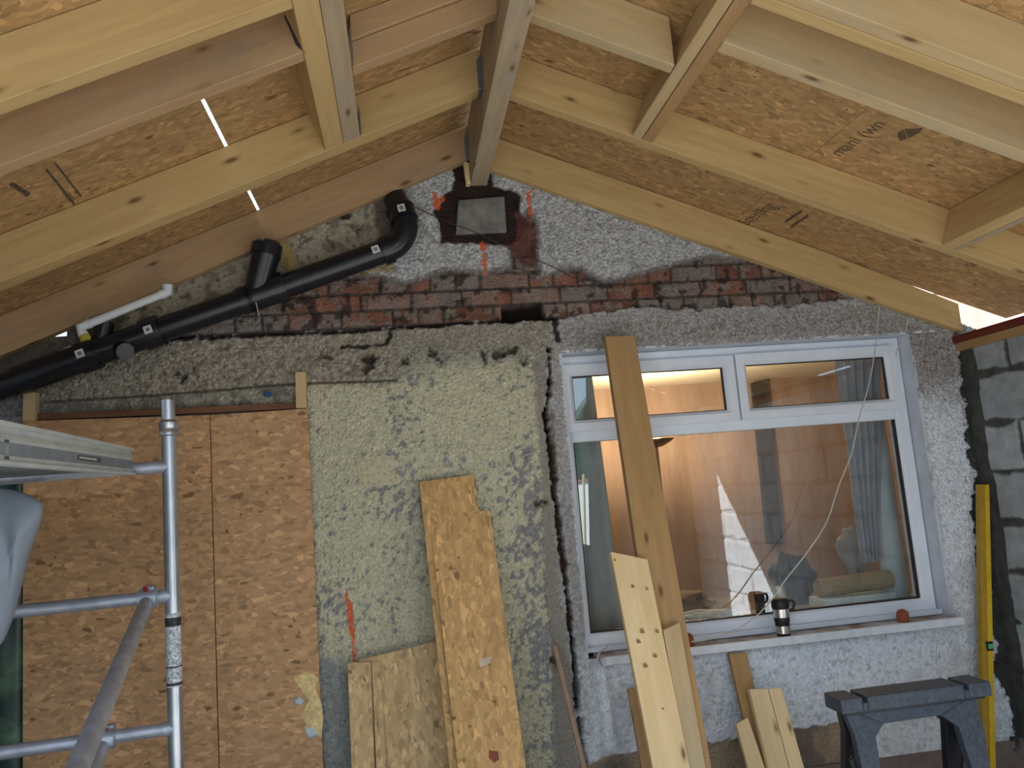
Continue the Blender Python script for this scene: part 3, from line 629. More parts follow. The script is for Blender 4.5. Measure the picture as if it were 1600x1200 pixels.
wire('string', [(-0.58, -0.13, 2.502), (-0.563, -0.13, 2.469), (-0.556, -0.13, 2.435), (-0.55, -0.13, 2.402)], .002, M['cord'], 'short brown string hanging from the black pipe left of the brick band', 'string')
wire('cord', [(2.281, -0.06, 2.326), (2.233, -0.06, 2.138), (2.173, -0.06, 1.959), (2.098, -0.06, 1.799), (2.037, -0.06, 1.64), (1.954, -0.06, 1.501), (1.876, -0.06, 1.349), (1.767, -0.06, 1.226), (1.649, -0.06, 1.116), (1.569, -0.06, 1.033), (1.493, -0.06, 0.974), (1.392, -0.06, 0.925), (1.272, -0.06, 0.899), (1.185, -0.06, 0.895)], .0028, M['cord'], 'white cord hanging across the window and trailing onto the sill', 'cord')
wire('cord', [(2.422, -0.05, 2.253), (2.399, -0.05, 2.192), (2.372, -0.05, 2.147), (2.347, -0.05, 2.115), (2.336, -0.05, 2.085)], .0028, M['cord'], 'short loose cord end at the top right corner of the window', 'cord')
wire('cord', [(0.813, -0.08, 0.918), (0.778, -0.08, 0.901), (0.761, -0.08, 0.871), (0.763, -0.08, 0.832)], .0028, M['cord'], 'short curled cord hanging at the broken left end of the sill', 'cord')

# ------------------------------------------------------------------ blocked doorway
def wallbox(name, quadpts, y1, mat, label, cat, group=None, xdir=(1, 0, 0), bev=.002):
    c = sum((Vector(p) for p in quadpts), Vector())/4
    o = MB().prism(quadpts, (0, y1, 0)).build(name, mat, None, frame(c, xdir, (0, -1, 0)), bevel=bev); return tag(o, label, cat, group)
wallbox('door_board', [(-1.504, -.042, 0), (-.789, -.042, 0), (-.780, -.042, 2.013), (-1.504, -.042, 2.036)], .018, M['osb_door'], 'wide strand board over the doorway, behind the scaffold upright', 'board')
db = wallbox('door_board', [(-.785, -.042, 0), (-.386, -.042, 0), (-.380, -.042, 2.014), (-.777, -.042, 2.012)], .018, M['osb_door'], 'narrower strand board over the doorway with yellow foam on its right edge', 'board')
def blob(pts, name, mat, parent, y, th):
    n = len(pts); m_ = MB(); c = sum((Vector((p[0], y-th, p[1])) for p in pts), Vector())/n
    ring = [Vector((p[0], y, p[1])) for p in pts]; mid = [r_.lerp(c, .35)+Vector((0, -th*.35-.002, 0)) for r_ in ring]
    m_.add(ring+mid+[c], [(i, (i+1) % n, (i+1) % n+n, i+n) for i in range(n)]+[(i+n, (i+1) % n+n, 2*n) for i in range(n)])
    return m_.build(name, mat, parent, smooth=True)
M['foam'] = simple('yellow_foam', (.70, .54, .26), .9, var=.25, scale=60, bm=.6)
for q in [[(-0.487, 0.922), (-0.456, 0.933), (-0.436, 0.941), (-0.401, 0.925), (-0.387, 0.906), (-0.408, 0.893), (-0.394, 0.849), (-0.379, 0.81), (-0.376, 0.748), (-0.387, 0.683), (-0.417, 0.696), (-0.442, 0.694), (-0.445, 0.743), (-0.463, 0.775), (-0.441, 0.817), (-0.425, 0.845), (-0.443, 0.887), (-0.473, 0.9)]]: blob(q, 'foam_smear', M['foam'], db, -.0425, .008)
for q in [[(-0.49, 0.842), (-0.465, 0.85), (-0.446, 0.828), (-0.462, 0.814), (-0.486, 0.822)], [(-0.45, 0.729), (-0.41, 0.729), (-0.397, 0.693), (-0.432, 0.683), (-0.447, 0.699)]]: blob(q, 'white_smear', simple('pale_blue_filler', (.5, .56, .60), .8), db, -.0435, .007)
wallbox('door_lintel_strip', [(-1.462, -0.03, 2.037), (-0.384, -0.03, 2.016), (-0.384, -0.03, 2.042), (-1.462, -0.03, 2.066)], .03, M['brown'], 'dark red-brown timber strip along the top of the doorway', 'timber')
wallbox('post_stub', [(-1.503, -.05, 2.036), (-1.455, -.05, 2.034), (-1.452, -.05, 2.150), (-1.500, -.05, 2.152)], .04, M['pale'], 'short timber post stub at the top left of the blocked doorway', 'timber', xdir=(0, 0, 1))
wallbox('post_stub', [(-.428, -.05, 2.018), (-.384, -.05, 2.016), (-.380, -.05, 2.170), (-.424, -.05, 2.172)], .04, M['pale'], 'short timber post stub at the top right of the blocked doorway', 'timber', xdir=(0, 0, 1))
o = MB().lathe([(0, -.01), (.012, -.008), (.018, .0), (.015, .012), (0, .014)], (-0.545, -0.03, 2.084), 12).build('blue_rag', M['blueplug'], smooth=True); tag(o, 'small blue plastic scrap on the lintel near the right post stub', 'scrap')
# glass pane left of the boards, its garden reflection painted in mottled green
m_, nt, b_ = newmat('painted_garden_reflection', .35, 0, .4); v = coord(nt); f = noise(nt, v, 5, 4, .6)
L(nt, ramp(nt, f, [(.32, (.008, .028, .034)), (.5, (.02, .055, .045)), (.68, (.09, .17, .10))]), b_.inputs['Base Color'])
g = MB(); nx_, nz_ = 14, 24; vs_ = []
for j in range(nz_+1):
    for i in range(nx_+1): vs_.append((-1.90+.390*i/nx_, -.035+.008*math.sin(i*1.3+j*.2), 1.96*j/nz_))
g.add(vs_, [(j*(nx_+1)+i, j*(nx_+1)+i+1, (j+1)*(nx_+1)+i+1, (j+1)*(nx_+1)+i) for j in range(nz_) for i in range(nx_)])
o = g.build('painted_reflection_pane', m_, smooth=True); o.modifiers.new('thickness', 'SOLIDIFY').thickness = .003; tag(o, 'dark glass pane left of the doorway boards with a painted green garden reflection, behind the plastic sheet', 'painted_reflection_pane')
# painted-over wall vent
vt = [(-0.191, -0.004, 1.793), (-0.017, -0.004, 1.794), (-0.011, -0.004, 1.667), (-0.184, -0.004, 1.665)]; vv = [Vector(p) for p in vt]
M['vent'] = simple('cream_painted_vent', (.50, .455, .31), .8, var=.08)
o = thing('wall_vent', 'cream painted square wall vent with rows of small holes', 'vent', vv[3])
MB().prism(vv, (0, .012, 0)).build('face_plate', M['vent'], o, bevel=.002)
for r_ in range(4):
    for c_ in range(7):
        u_, w_ = (c_+.6)/7.2, (r_+.6)/4.2; p = vv[3].lerp(vv[2], u_).lerp(vv[0].lerp(vv[1], u_), w_)
        if (r_+c_) % 2 or c_ < 2: MB().box((p.x-.006, p.y-.0012, p.z-.007), (p.x+.006, p.y, p.z+.007)).build('vent_slot', simple('vent_slot', (.40, .355, .23), .8) if not bpy.data.materials.get('vent_slot') else bpy.data.materials['vent_slot'], o)

# ------------------------------------------------------------------ window
win = bpy.data.objects.new('window_1', None); COL.objects.link(win); win.matrix_basis = Matrix.Translation((1.6, .1, .9)); win['kind'] = 'structure'
def rframe(x0, x1, z0, z1, wl, wr, wb, wt, y0, y1):
    m_ = MB(); m_.box((x0, y0, z0), (x0+wl, y1, z1)); m_.box((x1-wr, y0, z0), (x1, y1, z1)); m_.box((x0+wl, y0, z0), (x1-wr, y1, z0+wb)); m_.box((x0+wl, y0, z1-wt), (x1-wr, y1, z1)); return m_
def mframe(x0, x1, z0, z1, w, y0, y1, ch=.014):     # mitred frame with a chamfered inner edge
    m_ = MB(); rings = []
    for d, y in ((0, y1), (0, y0), (w-ch, y0), (w, y0+ch), (w, y1)):
        rings.append([(x0+d, y, z0+d), (x1-d, y, z0+d), (x1-d, y, z1-d), (x0+d, y, z1-d)])
    vs_ = [p for r_ in rings for p in r_]; fs = []
    for i in range(5):
        j = (i+1) % 5
        for k in range(4): fs.append((i*4+k, i*4+(k+1) % 4, j*4+(k+1) % 4, j*4+k))
    return m_.add(vs_, fs)
fr = mframe(.715, 2.446, .880, 2.194, .066, .085, .150, .010); fr.box((.775, .085, 1.795), (2.382, .15, 1.850)); fr.box((1.565, .085, 1.845), (1.605, .15, 2.15))
fr.build('frame', M['upvc'], win, bevel=.003)
def casement(x0, x1, z0, z1):
    c = mframe(x0, x1, z0, z1, .052, .062, .10, .014).build('casement', M['upvc'], win)
    mframe(x0+.050, x1-.050, z0+.050, z1-.050, .006, .082, .10, .002).build('gasket', M['gasket'], c)
casement(.745, 1.579, 1.842, 2.150); casement(1.590, 2.408, 1.842, 2.154)
mframe(.779, 2.382, .945, 1.803, .007, .097, .12, .002).build('gasket', M['gasket'], win)
m_ = bpy.data.materials.new('window_glass'); m_.use_nodes = True; nt = m_.node_tree; nt.nodes.clear()
o_ = N(nt, 'ShaderNodeOutputMaterial'); mx = N(nt, 'ShaderNodeMixShader'); tr = N(nt, 'ShaderNodeBsdfTransparent'); gl = N(nt, 'ShaderNodeBsdfGlossy'); fr_ = N(nt, 'ShaderNodeFresnel'); fr_.inputs[0].default_value = 2.2
gl.inputs['Roughness'].default_value = .0; gl.inputs['Color'].default_value = (.86, .94, 1, 1); tr.inputs[0].default_value = (.93, .96, .96, 1); ge = N(nt, 'ShaderNodeNewGeometry'); iv = N(nt, 'ShaderNodeMath', operation='SUBTRACT'); iv.inputs[0].default_value = 1; L(nt, ge.outputs['Backfacing'], iv.inputs[1])
ml = N(nt, 'ShaderNodeMath', operation='MULTIPLY'); L(nt, fr_.outputs[0], ml.inputs[0]); L(nt, iv.outputs[0], ml.inputs[1]); L(nt, ml.outputs[0], mx.inputs[0]); L(nt, tr.outputs[0], mx.inputs[1]); L(nt, gl.outputs[0], mx.inputs[2]); L(nt, mx.outputs[0], o_.inputs[0])
M['glass'] = m_
for (x0, x1, z0, z1) in ((.79, 1.53, 1.888, 2.105), (1.635, 2.362, 1.888, 2.108), (.78, 2.380, .95, 1.80)):
    MB().box((x0, .108, z0), (x1, .114, z1)).build('pane', M['glass'], win)
MB().box((.715, .050, .872), (2.45, .10, .894)).build('cill_nose', M['upvc'], win, bevel=.003)
# masonry sill outside
m2, nt, b_ = newmat('dirty_painted_sill', .8); v = coord(nt); f = noise(nt, v, 9, 4, .6)
L(nt, ramp(nt, f, [(.38, (.33, .21, .17)), (.5, (.48, .47, .48)), (.66, (.70, .73, .78))]), b_.inputs['Base Color'])
s_ = bpy.data.objects.new('window_sill', None); COL.objects.link(s_); s_['kind'] = 'structure'; s_.matrix_basis = Matrix.Translation((1.6, 0, .86))
MB().box((.78, -.062, .845), (2.462, .085, .868)).build('sill_slab', m2, s_, bevel=.005)
MB().box((.800, -.070, .838), (2.470, -.058, .874)).build('sill_edge', simple('white_sill_edge', (.70, .74, .80), .6, var=.08), s_, bevel=.004)

# ------------------------------------------------------------------ things on the sill
t = thing('travel_mug', 'black and steel travel mug standing on the window sill', 'mug', (1.628, -.015, .868))
c = (1.628, -.015, .868)
MB().lathe([(0, 0), (.029, 0), (.030, .006), (.030, .012)], c).build('base', M['black_rubber'], t, smooth=True)
MB().lathe([(.0295, .012), (.0315, .055), (.033, .060), (.0345, .075), (.036, .122), (.0355, .124)], c).build('body', M['black_rubber'], t, smooth=True)
MB().lathe([(.0302, .012), (.0322, .045)], c).build('lower_steel_band', M['steel'], t, smooth=True)
MB().lathe([(.0352, .082), (.0368, .118)], c).build('upper_steel_band', M['steel'], t, smooth=True)
MB().lathe([(.037, .122), (.039, .128), (.038, .150), (.030, .162), (0, .163)], c).build('lid', M['black_rubber'], t, smooth=True)
MB().tube([(1.660, -.02, .975), (1.682, -.025, .98), (1.690, -.027, 1.00), (1.684, -.025, 1.016), (1.662, -.02, 1.018)], .0065, 10).build('handle', M['black_rubber'], t, smooth=True)
for x_, lb in ((1.188, 'brown-red cap on the sill beside the leaning timbers'), (2.213, 'brown-red cap on the sill near its right end')):
    o = MB().lathe([(.0, 0), (.026, 0), (.027, .03), (.024, .045), (.012, .055), (0, .056)], (x_, -.005, .868), 16).build('cap', M['rust'], smooth=True); tag(o, lb, 'cap', 'caps on the sill')
o = MB().tube([(.79, -.03, .842), (.93, -.03, .850)], .017, 12).build('tube_offcut', M['white_pvc'], smooth=True); tag(o, 'white tube offcut at the broken left end of the sill', 'offcut')

# ------------------------------------------------------------------ leaning boards and timbers
def leaning(name, q, th, mat, label, cat, group=None):
    TL, TR, BR, BL = [Vector(p) for p in q]
    nrm = (TR-TL).cross(BL-TL).normalized()
    if nrm.y < 0: nrm = -nrm
    d = ((BL+BR)/2-(TL+TR)/2).normalized(); c = (TL+TR+BL+BR)/4
    o = MB().prism([TL, TR, BR, BL], nrm*th).build(name, mat, None, frame(c, d, nrm), bevel=.0025); return tag(o, label, cat, group)
GO = 'leaning strand boards'; GT = 'leaning timbers'
leaning('strand_board', [(-0.223, -0.065, 0.97), (0.123, -0.057, 1.014), (0.399, -0.22, 0.0), (-0.231, -0.22, 0.0)], .016, M['osb_pale'], 'wide low strand board at the back of the leaning stack, slanted top edge', 'board', GO)
leaning('strand_board', [(-0.266, -0.086, 0.966), (-0.174, -0.087, 0.962), (-0.183, -0.28, 0.0), (-0.265, -0.28, 0.0)], .016, M['osb_pale'], 'narrow low strand board at the far left of the leaning stack', 'board', GO)
leaning('strand_board', [(-0.17, -0.076, 0.959), (-0.136, -0.076, 0.958), (-0.125, -0.27, 0.0), (-0.173, -0.27, 0.0)], .016, M['osb_pale'], 'thin strand strip between the low narrow board and the wide low board', 'board', GO)
leaning('strand_board', [(0.068, -0.048, 1.669), (0.302, -0.044, 1.683), (0.379, -0.47, 0.0), (0.127, -0.47, 0.0)], .016, M['osb_fresh'], 'tallest strand board strip, showing above the one in front', 'board', GO)
bfront = leaning('strand_board', [(0.1, -0.086, 1.521), (0.355, -0.085, 1.527), (0.409, -0.54, 0.0), (0.158, -0.54, 0.0)], .016, M['osb_fresh'], 'front strand board strip with a pale scuff, before the tallest strip', 'board', GO)
scf = [(0.25, -0.255, 0.959), (0.301, -0.254, 0.963), (0.294, -0.261, 0.941), (0.253, -0.264, 0.931)]
MB().prism(scf, (0, -.0006, -.0002)).build('scuff_mark', simple('scuff', (.62, .48, .38), .8), bfront)
scf = [(0.257, -0.349, 0.646), (0.29, -0.351, 0.638), (0.292, -0.359, 0.613), (0.272, -0.362, 0.603), (0.254, -0.356, 0.621)]
MB().prism(scf, (0, -.0006, -.0002)).build('red_stain', simple('red_stain', (.24, .07, .04), .8), bfront)
leaning('timber_plank', [(0.927, -0.097, 2.246), (1.062, -0.098, 2.241), (1.061, -0.62, 0.0), (0.891, -0.62, 0.0)], .045, M['orange'], 'longest brown timber leaning across the left of the window, top above the frame', 'timber', GT)
fp = leaning('timber_plank', [(0.797, -0.34, 1.33), (0.942, -0.351, 1.288), (0.977, -0.7, 0.0), (0.847, -0.7, 0.0)], .030, M['fresh'], 'bright yellow knotty timber leaning in front of the longest one', 'timber', GT)
kmat = simple('knot_brown', (.30, .16, .07), .8, var=.3, scale=80)
for p, r_ in zip([(0.863, -0.379, 1.191), (0.918, -0.382, 1.176), (0.871, -0.424, 1.024), (0.85, -0.433, 0.99), (0.929, -0.425, 1.019), (0.905, -0.448, 0.935), (0.861, -0.456, 0.904), (0.9, -0.496, 0.757), (0.809, -0.35, 1.295)], (.008, .008, .012, .011, .010, .010, .012, .005, .006)):
    MB().prism([Vector(p)+Vector((r_*.75*math.cos(k*.7)-.35*r_*math.sin(k*.7), .27*-r_*1.3*math.sin(k*.7), r_*1.3*math.sin(k*.7))) for k in range(9)], (0, -.0005, 0)).build('knot', kmat, fp)
leaning('timber_plank', [(0.955, -0.417, 1.024), (1.026, -0.412, 1.045), (1.03, -0.66, 0.0), (0.963, -0.66, 0.0)], .030, M['pale'], 'short stained timber right of the bright yellow knotty one', 'timber', GT)
leaning('timber_plank', [(0.888, -0.051, 0.732), (0.953, -0.052, 0.73), (0.975, -0.3, 0.0), (0.893, -0.3, 0.0)], .022, M['orange'], 'dark orange timber low against the wall, left of the bright yellow one', 'timber', GT)
leaning('timber_plank', [(1.351, -0.053, 0.828), (1.432, -0.054, 0.825), (1.44, -0.3, 0.0), (1.364, -0.3, 0.0)], .025, M['orange'], 'orange timber with square top leaning under the mug, behind the pale pair', 'timber', GT)
leaning('timber_plank', [(1.304, -0.17, 0.572), (1.359, -0.164, 0.589), (1.444, -0.335, 0.0), (1.338, -0.335, 0.0)], .025, M['fresh'], 'low pale timber with angled top left of the pale pair', 'timber', GT)
leaning('timber_plank', [(1.377, -0.17, 0.702), (1.457, -0.172, 0.696), (1.489, -0.37, 0.0), (1.398, -0.37, 0.0)], .03, M['fresh'], 'left timber of the pale side by side pair under the sill', 'timber', GT)
leaning('timber_plank', [(1.46, -0.172, 0.695), (1.517, -0.172, 0.694), (1.559, -0.37, 0.0), (1.492, -0.37, 0.0)], .03, M['fresh'], 'right timber of the pale side by side pair under the sill', 'timber', GT)
st_ = [(0.595, -0.029, 0.932), (0.597, -0.029, 0.932), (0.689, -0.45, 0.0), (0.686, -0.45, 0.0)]
o = MB().tube([st_[0], st_[3]], .0125, 12).build('stick', M['ply_ext'], smooth=True); tag(o, 'thin round wooden stick leaning against the wall beside the crack', 'stick')
# spirit level
t = thing('spirit_level', 'yellow spirit level standing upright in the right corner', 'spirit level', (2.625, -.06, 0))
lq = [(2.656, -0.06, 1.455), (2.698, -0.06, 1.451), (2.471, -0.119, 0.238), (2.419, -0.118, 0.245)]
TL, TR, BR, BL = [Vector(p) for p in lq]
def ext(a, b): return a+(b-a)*(a.z/(a.z-b.z))
BL, BR = ext(TL, BL), ext(TR, BR)
MB().prism([TL, TL.lerp(TR, .52), BL.lerp(BR, .52), BL], (0, .03, 0)).build('web', simple('level_web', (.42, .26, .03), .5), t, bevel=.001)
MB().prism([TL.lerp(TR, .52), TR, BR, BL.lerp(BR, .52)], (0, .035, 0)).prism([TL.lerp(TR, .50)+Vector((0, -.008, 0)), TR+Vector((0, -.008, 0)), BR+Vector((0, -.008, 0)), BL.lerp(BR, .50)+Vector((0, -.008, 0))], (0, .008, 0)).build('rail', M['lvl'], t, bevel=.001)
vp = Vector((2.553, -0.094, 0.742))
MB().box((vp.x-.016, vp.y-.012, vp.z-.02), (vp.x+.012, vp.y+.01, vp.z+.02)).build('vial_housing', M['horse_dark'], t, bevel=.002)
MB().box((vp.x-.014, vp.y-.014, vp.z-.011), (vp.x+.010, vp.y-.0, vp.z+.011)).build('green_vial', M['vial'], t, bevel=.003)

# ------------------------------------------------------------------ saw horse
t = thing('saw_horse', 'blue-grey plastic folding saw horse in front of the wall under the window', 'saw horse', (1.82, -.6, 0))
hx0, hx1, hz = 1.515, 2.115, .757
mb = MB()
for a_, b_, h_ in ((0, .085, 0), (.085, .105, -.020), (.105, .49, 0), (.49, .51, -.020), (.51, .60, 0)):
    mb.box((hx0+a_, -.655, hz-.052), (hx0+b_, -.535, hz+h_))
mb.build('top_beam', M['horse'], t, bevel=.004)
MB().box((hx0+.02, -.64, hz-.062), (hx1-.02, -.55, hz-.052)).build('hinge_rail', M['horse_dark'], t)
def leg_panel(yt, yf, nm, mat):
    LPp = [(1.535, 0.725), (1.555, 0.627), (1.55, 0.527), (1.621, 0.519), (1.633, 0.615), (1.676, 0.653), (1.907, 0.656), (1.961, 0.612), (1.963, 0.48), (2.034, 0.472), (2.057, 0.593), (2.061, 0.71)]
    def low(a, b): t_ = b[1]/(a[1]-b[1]); return (b[0]+(b[0]-a[0])*t_, 0)
    A_ = LPp; bl0, bl1 = low(A_[1], A_[2]), low(A_[4], A_[3]); br0, br1 = low(A_[7], A_[8]), low(A_[10], A_[9])
    def pt(p): return Vector((p[0], yt+(yf-yt)*(.70-p[1])/.70, p[1]))
    L_ = [A_[0], A_[5], A_[4], A_[3], bl1, bl0, A_[2], A_[1]]; R_ = [A_[11], A_[10], A_[9], br1, br0, A_[8], A_[7], A_[6]]; T_ = [A_[0], A_[11], A_[6], A_[5]]
    th = .035 if yf < yt else -.035; mb = MB()
    for q in (L_, R_, T_): mb.prism([pt(p) for p in q], (0, th, 0))
    return mb.build(nm, mat, t, bevel=.003)
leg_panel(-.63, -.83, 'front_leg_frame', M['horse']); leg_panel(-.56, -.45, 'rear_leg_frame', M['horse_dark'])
MB().tube([(hx0+.02, -.72, .52), (hx0-.015, -.715, .53), (hx0-.02, -.71, .57), (hx0-.005, -.705, .575)], .009, 8).build('latch', M['horse_dark'], t, smooth=True)
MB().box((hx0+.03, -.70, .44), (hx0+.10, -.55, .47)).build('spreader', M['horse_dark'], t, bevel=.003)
MB().tube([(hx1-.0, -.72, .57), (hx1+.025, -.715, .57), (hx1+.03, -.71, .535), (hx1+.015, -.705, .52)], .009, 8).build('latch', M['horse_dark'], t, smooth=True)

# ------------------------------------------------------------------ scaffold tower
t = thing('scaffold_frame', 'aluminium scaffold frame with rungs and clamped braces standing at the left', 'scaffold', (-.83, -.45, 0))
X0, Y0 = -.832, -.45
MB().tube([(X0, Y0, 0), (X0, Y0, 1.90)], .0255, 24).build('upright', M['alu'], t, smooth=True)
MB().lathe([(.0255, 1.895), (.034, 1.90), (.034, 1.915), (.030, 1.92), (.034, 1.925), (.034, 1.945), (.0245, 1.955)], (X0, Y0, 0), 24).build('collar', M['alu'], t, smooth=True)
MB().lathe([(.024, 1.945), (.0235, 2.028), (.019, 2.03), (.019, 2.0), (0, 2.0)], (X0, Y0, 0), 24).build('spigot', M['alu'], t, smooth=True)
MB().tube([(X0, Y0, 1.02), (X0, Y0, 1.27)], .0262, 24).build('worn_sticker', simple('speckled_label', (.5, .54, .62), .5, var=.7, scale=120), t, smooth=True)
for z0_, z1_ in ((1.225, 1.255), (1.025, 1.034), (1.085, 1.09)): MB().tube([(X0, Y0, z0_), (X0, Y0, z1_)], .0266, 24).build('black_tape', simple('worn_black_tape', (.04, .04, .04), .6, var=.8, scale=80), t, smooth=True)
RY = -.56
for z_ in (1.786, 1.330, .880):
    MB().tube([(X0, Y0, z_), (-1.75, RY, z_)], .0225, 20).build('rung', M['alu_dull'], t, smooth=True)
    MB().tube([(X0, Y0, z_), (X0-.035, Y0-.003, z_)], .0255, 20).build('weld_collar', M['alu_dull'], t, smooth=True)
# uprights out of frame on the left
MB().tube([(-1.70, RY+.005, 0), (-1.70, RY+.005, 2.0)], .0255, 20).build('upright', M['alu'], t, smooth=True)
ba = Vector((-.905, -.505, 1.315)); bb = Vector((-0.692, -1.68, 1.103)); be = ba+(bb-ba)*1.6
MB().tube([ba, be], .0235, 20).build('brace', M['alu_dull'], t, smooth=True)
ca = Vector((-1.045, -.52, .865)); cb = ca+Vector((.05, -.95, -.40)); MB().tube([ca, cb], .0215, 20).build('brace', M['alu_dull'], t, smooth=True)
for p, z_ in ((ba, 1.330), (ca, .880)):
    k = MB().tube([(p.x-.03, -.475-(X0-p.x)*.12, z_), (p.x+.03, -.475-(X0-p.x)*.12+.006, z_)], .032, 14).build('clamp', M['alu_dull'], t, smooth=True)
    MB().box((p.x-.022, -.49, z_+.012), (p.x+.022, -.45, z_+.042)).build('hook', M['alu_dull'], k, bevel=.006)
    MB().tube([(p.x+.0, -.50, z_+.03), (p.x+.0, -.515, z_+.038)], .008, 10).build('red_button', simple('red_button', (.30, .02, .03), .5), k, smooth=True)
# platform: deck hooked on the top rung, its long side running towards the camera
t = thing('staging_platform', 'grey aluminium staging platform with a small black label, hooked on the top rung', 'platform', (-1.1, -1.2, 1.78))
pf = [(-0.946, -0.5, 1.851), (-0.944, -0.5, 1.763)]; pn = [(-0.853, -1.75, 1.84), (-0.852, -1.75, 1.744)]
A, B = Vector(pf[0]), Vector(pf[1]); Cn, Dn = Vector(pn[0]), Vector(pn[1])
sd_ = (Cn-A).normalized(); A.z = B.z+.092; Cn = Vector((Dn.x, Dn.y, Dn.z+.092))
ZB = B.z
lx = Vector((-1, .12, 0)).normalized()
MB().hexa([A, B, Dn, Cn], [p+lx*.03 for p in (A, B, Dn, Cn)]).build('side_beam', M['plat'], t, bevel=.002)
o3 = -lx*.004
def onb(u, w, off=.0): return A.lerp(Cn, u).lerp(B.lerp(Dn, u), w)-lx*off
MB().hexa([onb(0, .30, 0), onb(0, .36, 0), onb(1, .36, 0), onb(1, .30, 0)], [onb(0, .30, .006), onb(0, .36, .006), onb(1, .36, .006), onb(1, .30, .006)]).build('ridge_line', simple('ridge_alu', (.6, .62, .6), .45, .4), t)
MB().hexa([onb(0, -.02, 0), onb(0, .10, 0), onb(1, .10, 0), onb(1, -.02, 0)], [onb(0, -.02, .012), onb(0, .10, .012), onb(1, .10, .012), onb(1, -.02, .012)]).build('top_flange', M['plat'], t, bevel=.001)
MB().hexa([onb(0, .93, 0), onb(0, 1.02, 0), onb(1, 1.02, 0), onb(1, .93, 0)], [onb(0, .93, .012), onb(0, 1.02, .012), onb(1, 1.02, .012), onb(1, .93, .012)]).build('bottom_flange', M['plat'], t, bevel=.001)
def sticker(u0, u1, w0, w1, off, nm, mat): MB().hexa([onb(u0, w0, off), onb(u0, w1, off), onb(u1, w1, off), onb(u1, w0, off)], [onb(u0, w0, off+.0006), onb(u0, w1, off+.0006), onb(u1, w1, off+.0006), onb(u1, w0, off+.0006)]).build(nm, mat, t)
sticker(.30, .48, .52, .68, .0005, 'black_label', M['label_dark']); sticker(.34, .47, .57, .63, .0015, 'label_print', M['pipe_label'])
sticker(.862, .882, .40, .47, .0005, 'label_bar', M['label_dark']); sticker(.862, .882, .80, .87, .0005, 'label_bar', M['label_dark']); sticker(.864, .882, .52, .76, .0005, 'label_square', M['alu_dull'])
deck = [B+Vector((0, 0, .02)), Dn+Vector((0, 0, .02)), Dn+lx*.6+Vector((0, 0, .02)), B+lx*.6+Vector((0, 0, .02))]
MB().prism(deck, (0, 0, .03)).build('deck', simple('deck_ply', (.22, .25, .28), .7), t)
MB().hexa([B+Vector((0, 0, .0)), B+lx*.6, B+lx*.6+Vector((0, 0, .06)), B+Vector((0, 0, .06))], [p+Vector((0, -.04, 0)) for p in (B, B+lx*.6, B+lx*.6+Vector((0, 0, .06)), B+Vector((0, 0, .06)))]).build('end_beam', M['plat'], t)
# hanging plastic sheet
def sheet():
    edge = [(-1.267, -1.0, 1.761), (-1.131, -1.0, 1.725), (-1.083, -1.0, 1.71), (-1.042, -1.0, 1.685), (-1.03, -1.0, 1.662), (-1.038, -1.0, 1.626), (-1.059, -1.0, 1.58), (-1.073, -1.0, 1.531), (-1.086, -1.0, 1.48), (-1.096, -1.0, 1.433), (-1.11, -1.0, 1.367), (-1.13, -1.0, 1.316), (-1.15, -1.0, 1.266), (-1.261, -1.0, 1.209)]
    m_ = MB(); E_ = [Vector(p) for p in edge]; c0 = sum(E_, Vector())/len(E_); rings = [1., .97, .85, .65, .4, .15]; n = len(E_); vs_ = []
    for side in (-1, 1):
        for k, r_ in enumerate(rings):
            for i, p in enumerate(E_):
                q = c0+(p-c0)*r_; q.y += side*(.05*math.sqrt(max(0, 1-r_**2))+(.012*math.sin(q.x*70+q.z*9) if k > 0 else 0)*(1-r_)*2); vs_.append(q)
    K = len(rings); fs = []
    for s_ in range(2):
        o_ = s_*K*n
        for k in range(K-1):
            for i in range(n): fs.append((o_+k*n+i, o_+k*n+(i+1) % n, o_+(k+1)*n+(i+1) % n, o_+(k+1)*n+i))
        fs.append(tuple(o_+(K-1)*n+i for i in range(n)))
    m_.add(vs_, fs)
    o = m_.build('plastic_sheet', M['sheet'], smooth=True); bm = bmesh.new(); bm.from_mesh(o.data); bmesh.ops.remove_doubles(bm, verts=bm.verts, dist=1e-5); bmesh.ops.recalc_face_normals(bm, faces=bm.faces); bm.to_mesh(o.data); bm.free()
    md = o.modifiers.new('sub', 'SUBSURF'); md.levels = 2; md.render_levels = 2
    tag(o, 'crumpled grey plastic sheet hanging under the platform at the left edge', 'plastic sheet')
sheet()

# ------------------------------------------------------------------ room behind the window
m_, nt, b_ = newmat('bare_pink_plaster', .85, 0, .2); v = coord(nt, rnd=False, scale=(6, 6, 1)); f = noise(nt, v, 1.2, 5, .6)
L(nt, ramp(nt, f, [(.35, (.30, .215, .18)), (.65, (.40, .30, .25))]), b_.inputs['Base Color']); M['plaster'] = m_
M['ceil'] = simple('white_ceiling', (.72, .68, .60), .9, var=.05)
struct('wall_room', MB().box((-.6, 3.6, 0), (6.0, 3.72, 2.5)).box((-.72, .28, 0), (-.6, 3.72, 2.5)).box((4.6, .28, 0), (4.72, 3.72, 2.5)), M['plaster'])
struct('ceiling_room', MB().box((-.72, .28, 2.45), (4.72, 3.72, 2.5)), M['ceil'])
struct('floor_room', MB().box((-.72, .28, .0), (4.72, 3.72, .05)), simple('room_floor', (.12, .08, .05), .7))
struct('wall_inner', MB().box((2.61, .285, 0), (4.72, .30, 2.5)).box((-.72, .285, 0), (HX0-.01, .30, 2.5)).box((HX0-.01, .285, 2.2), (2.61, .30, 2.5)).box((HX0-.01, .285, 0), (2.61, .30, .86)), M['plaster'])
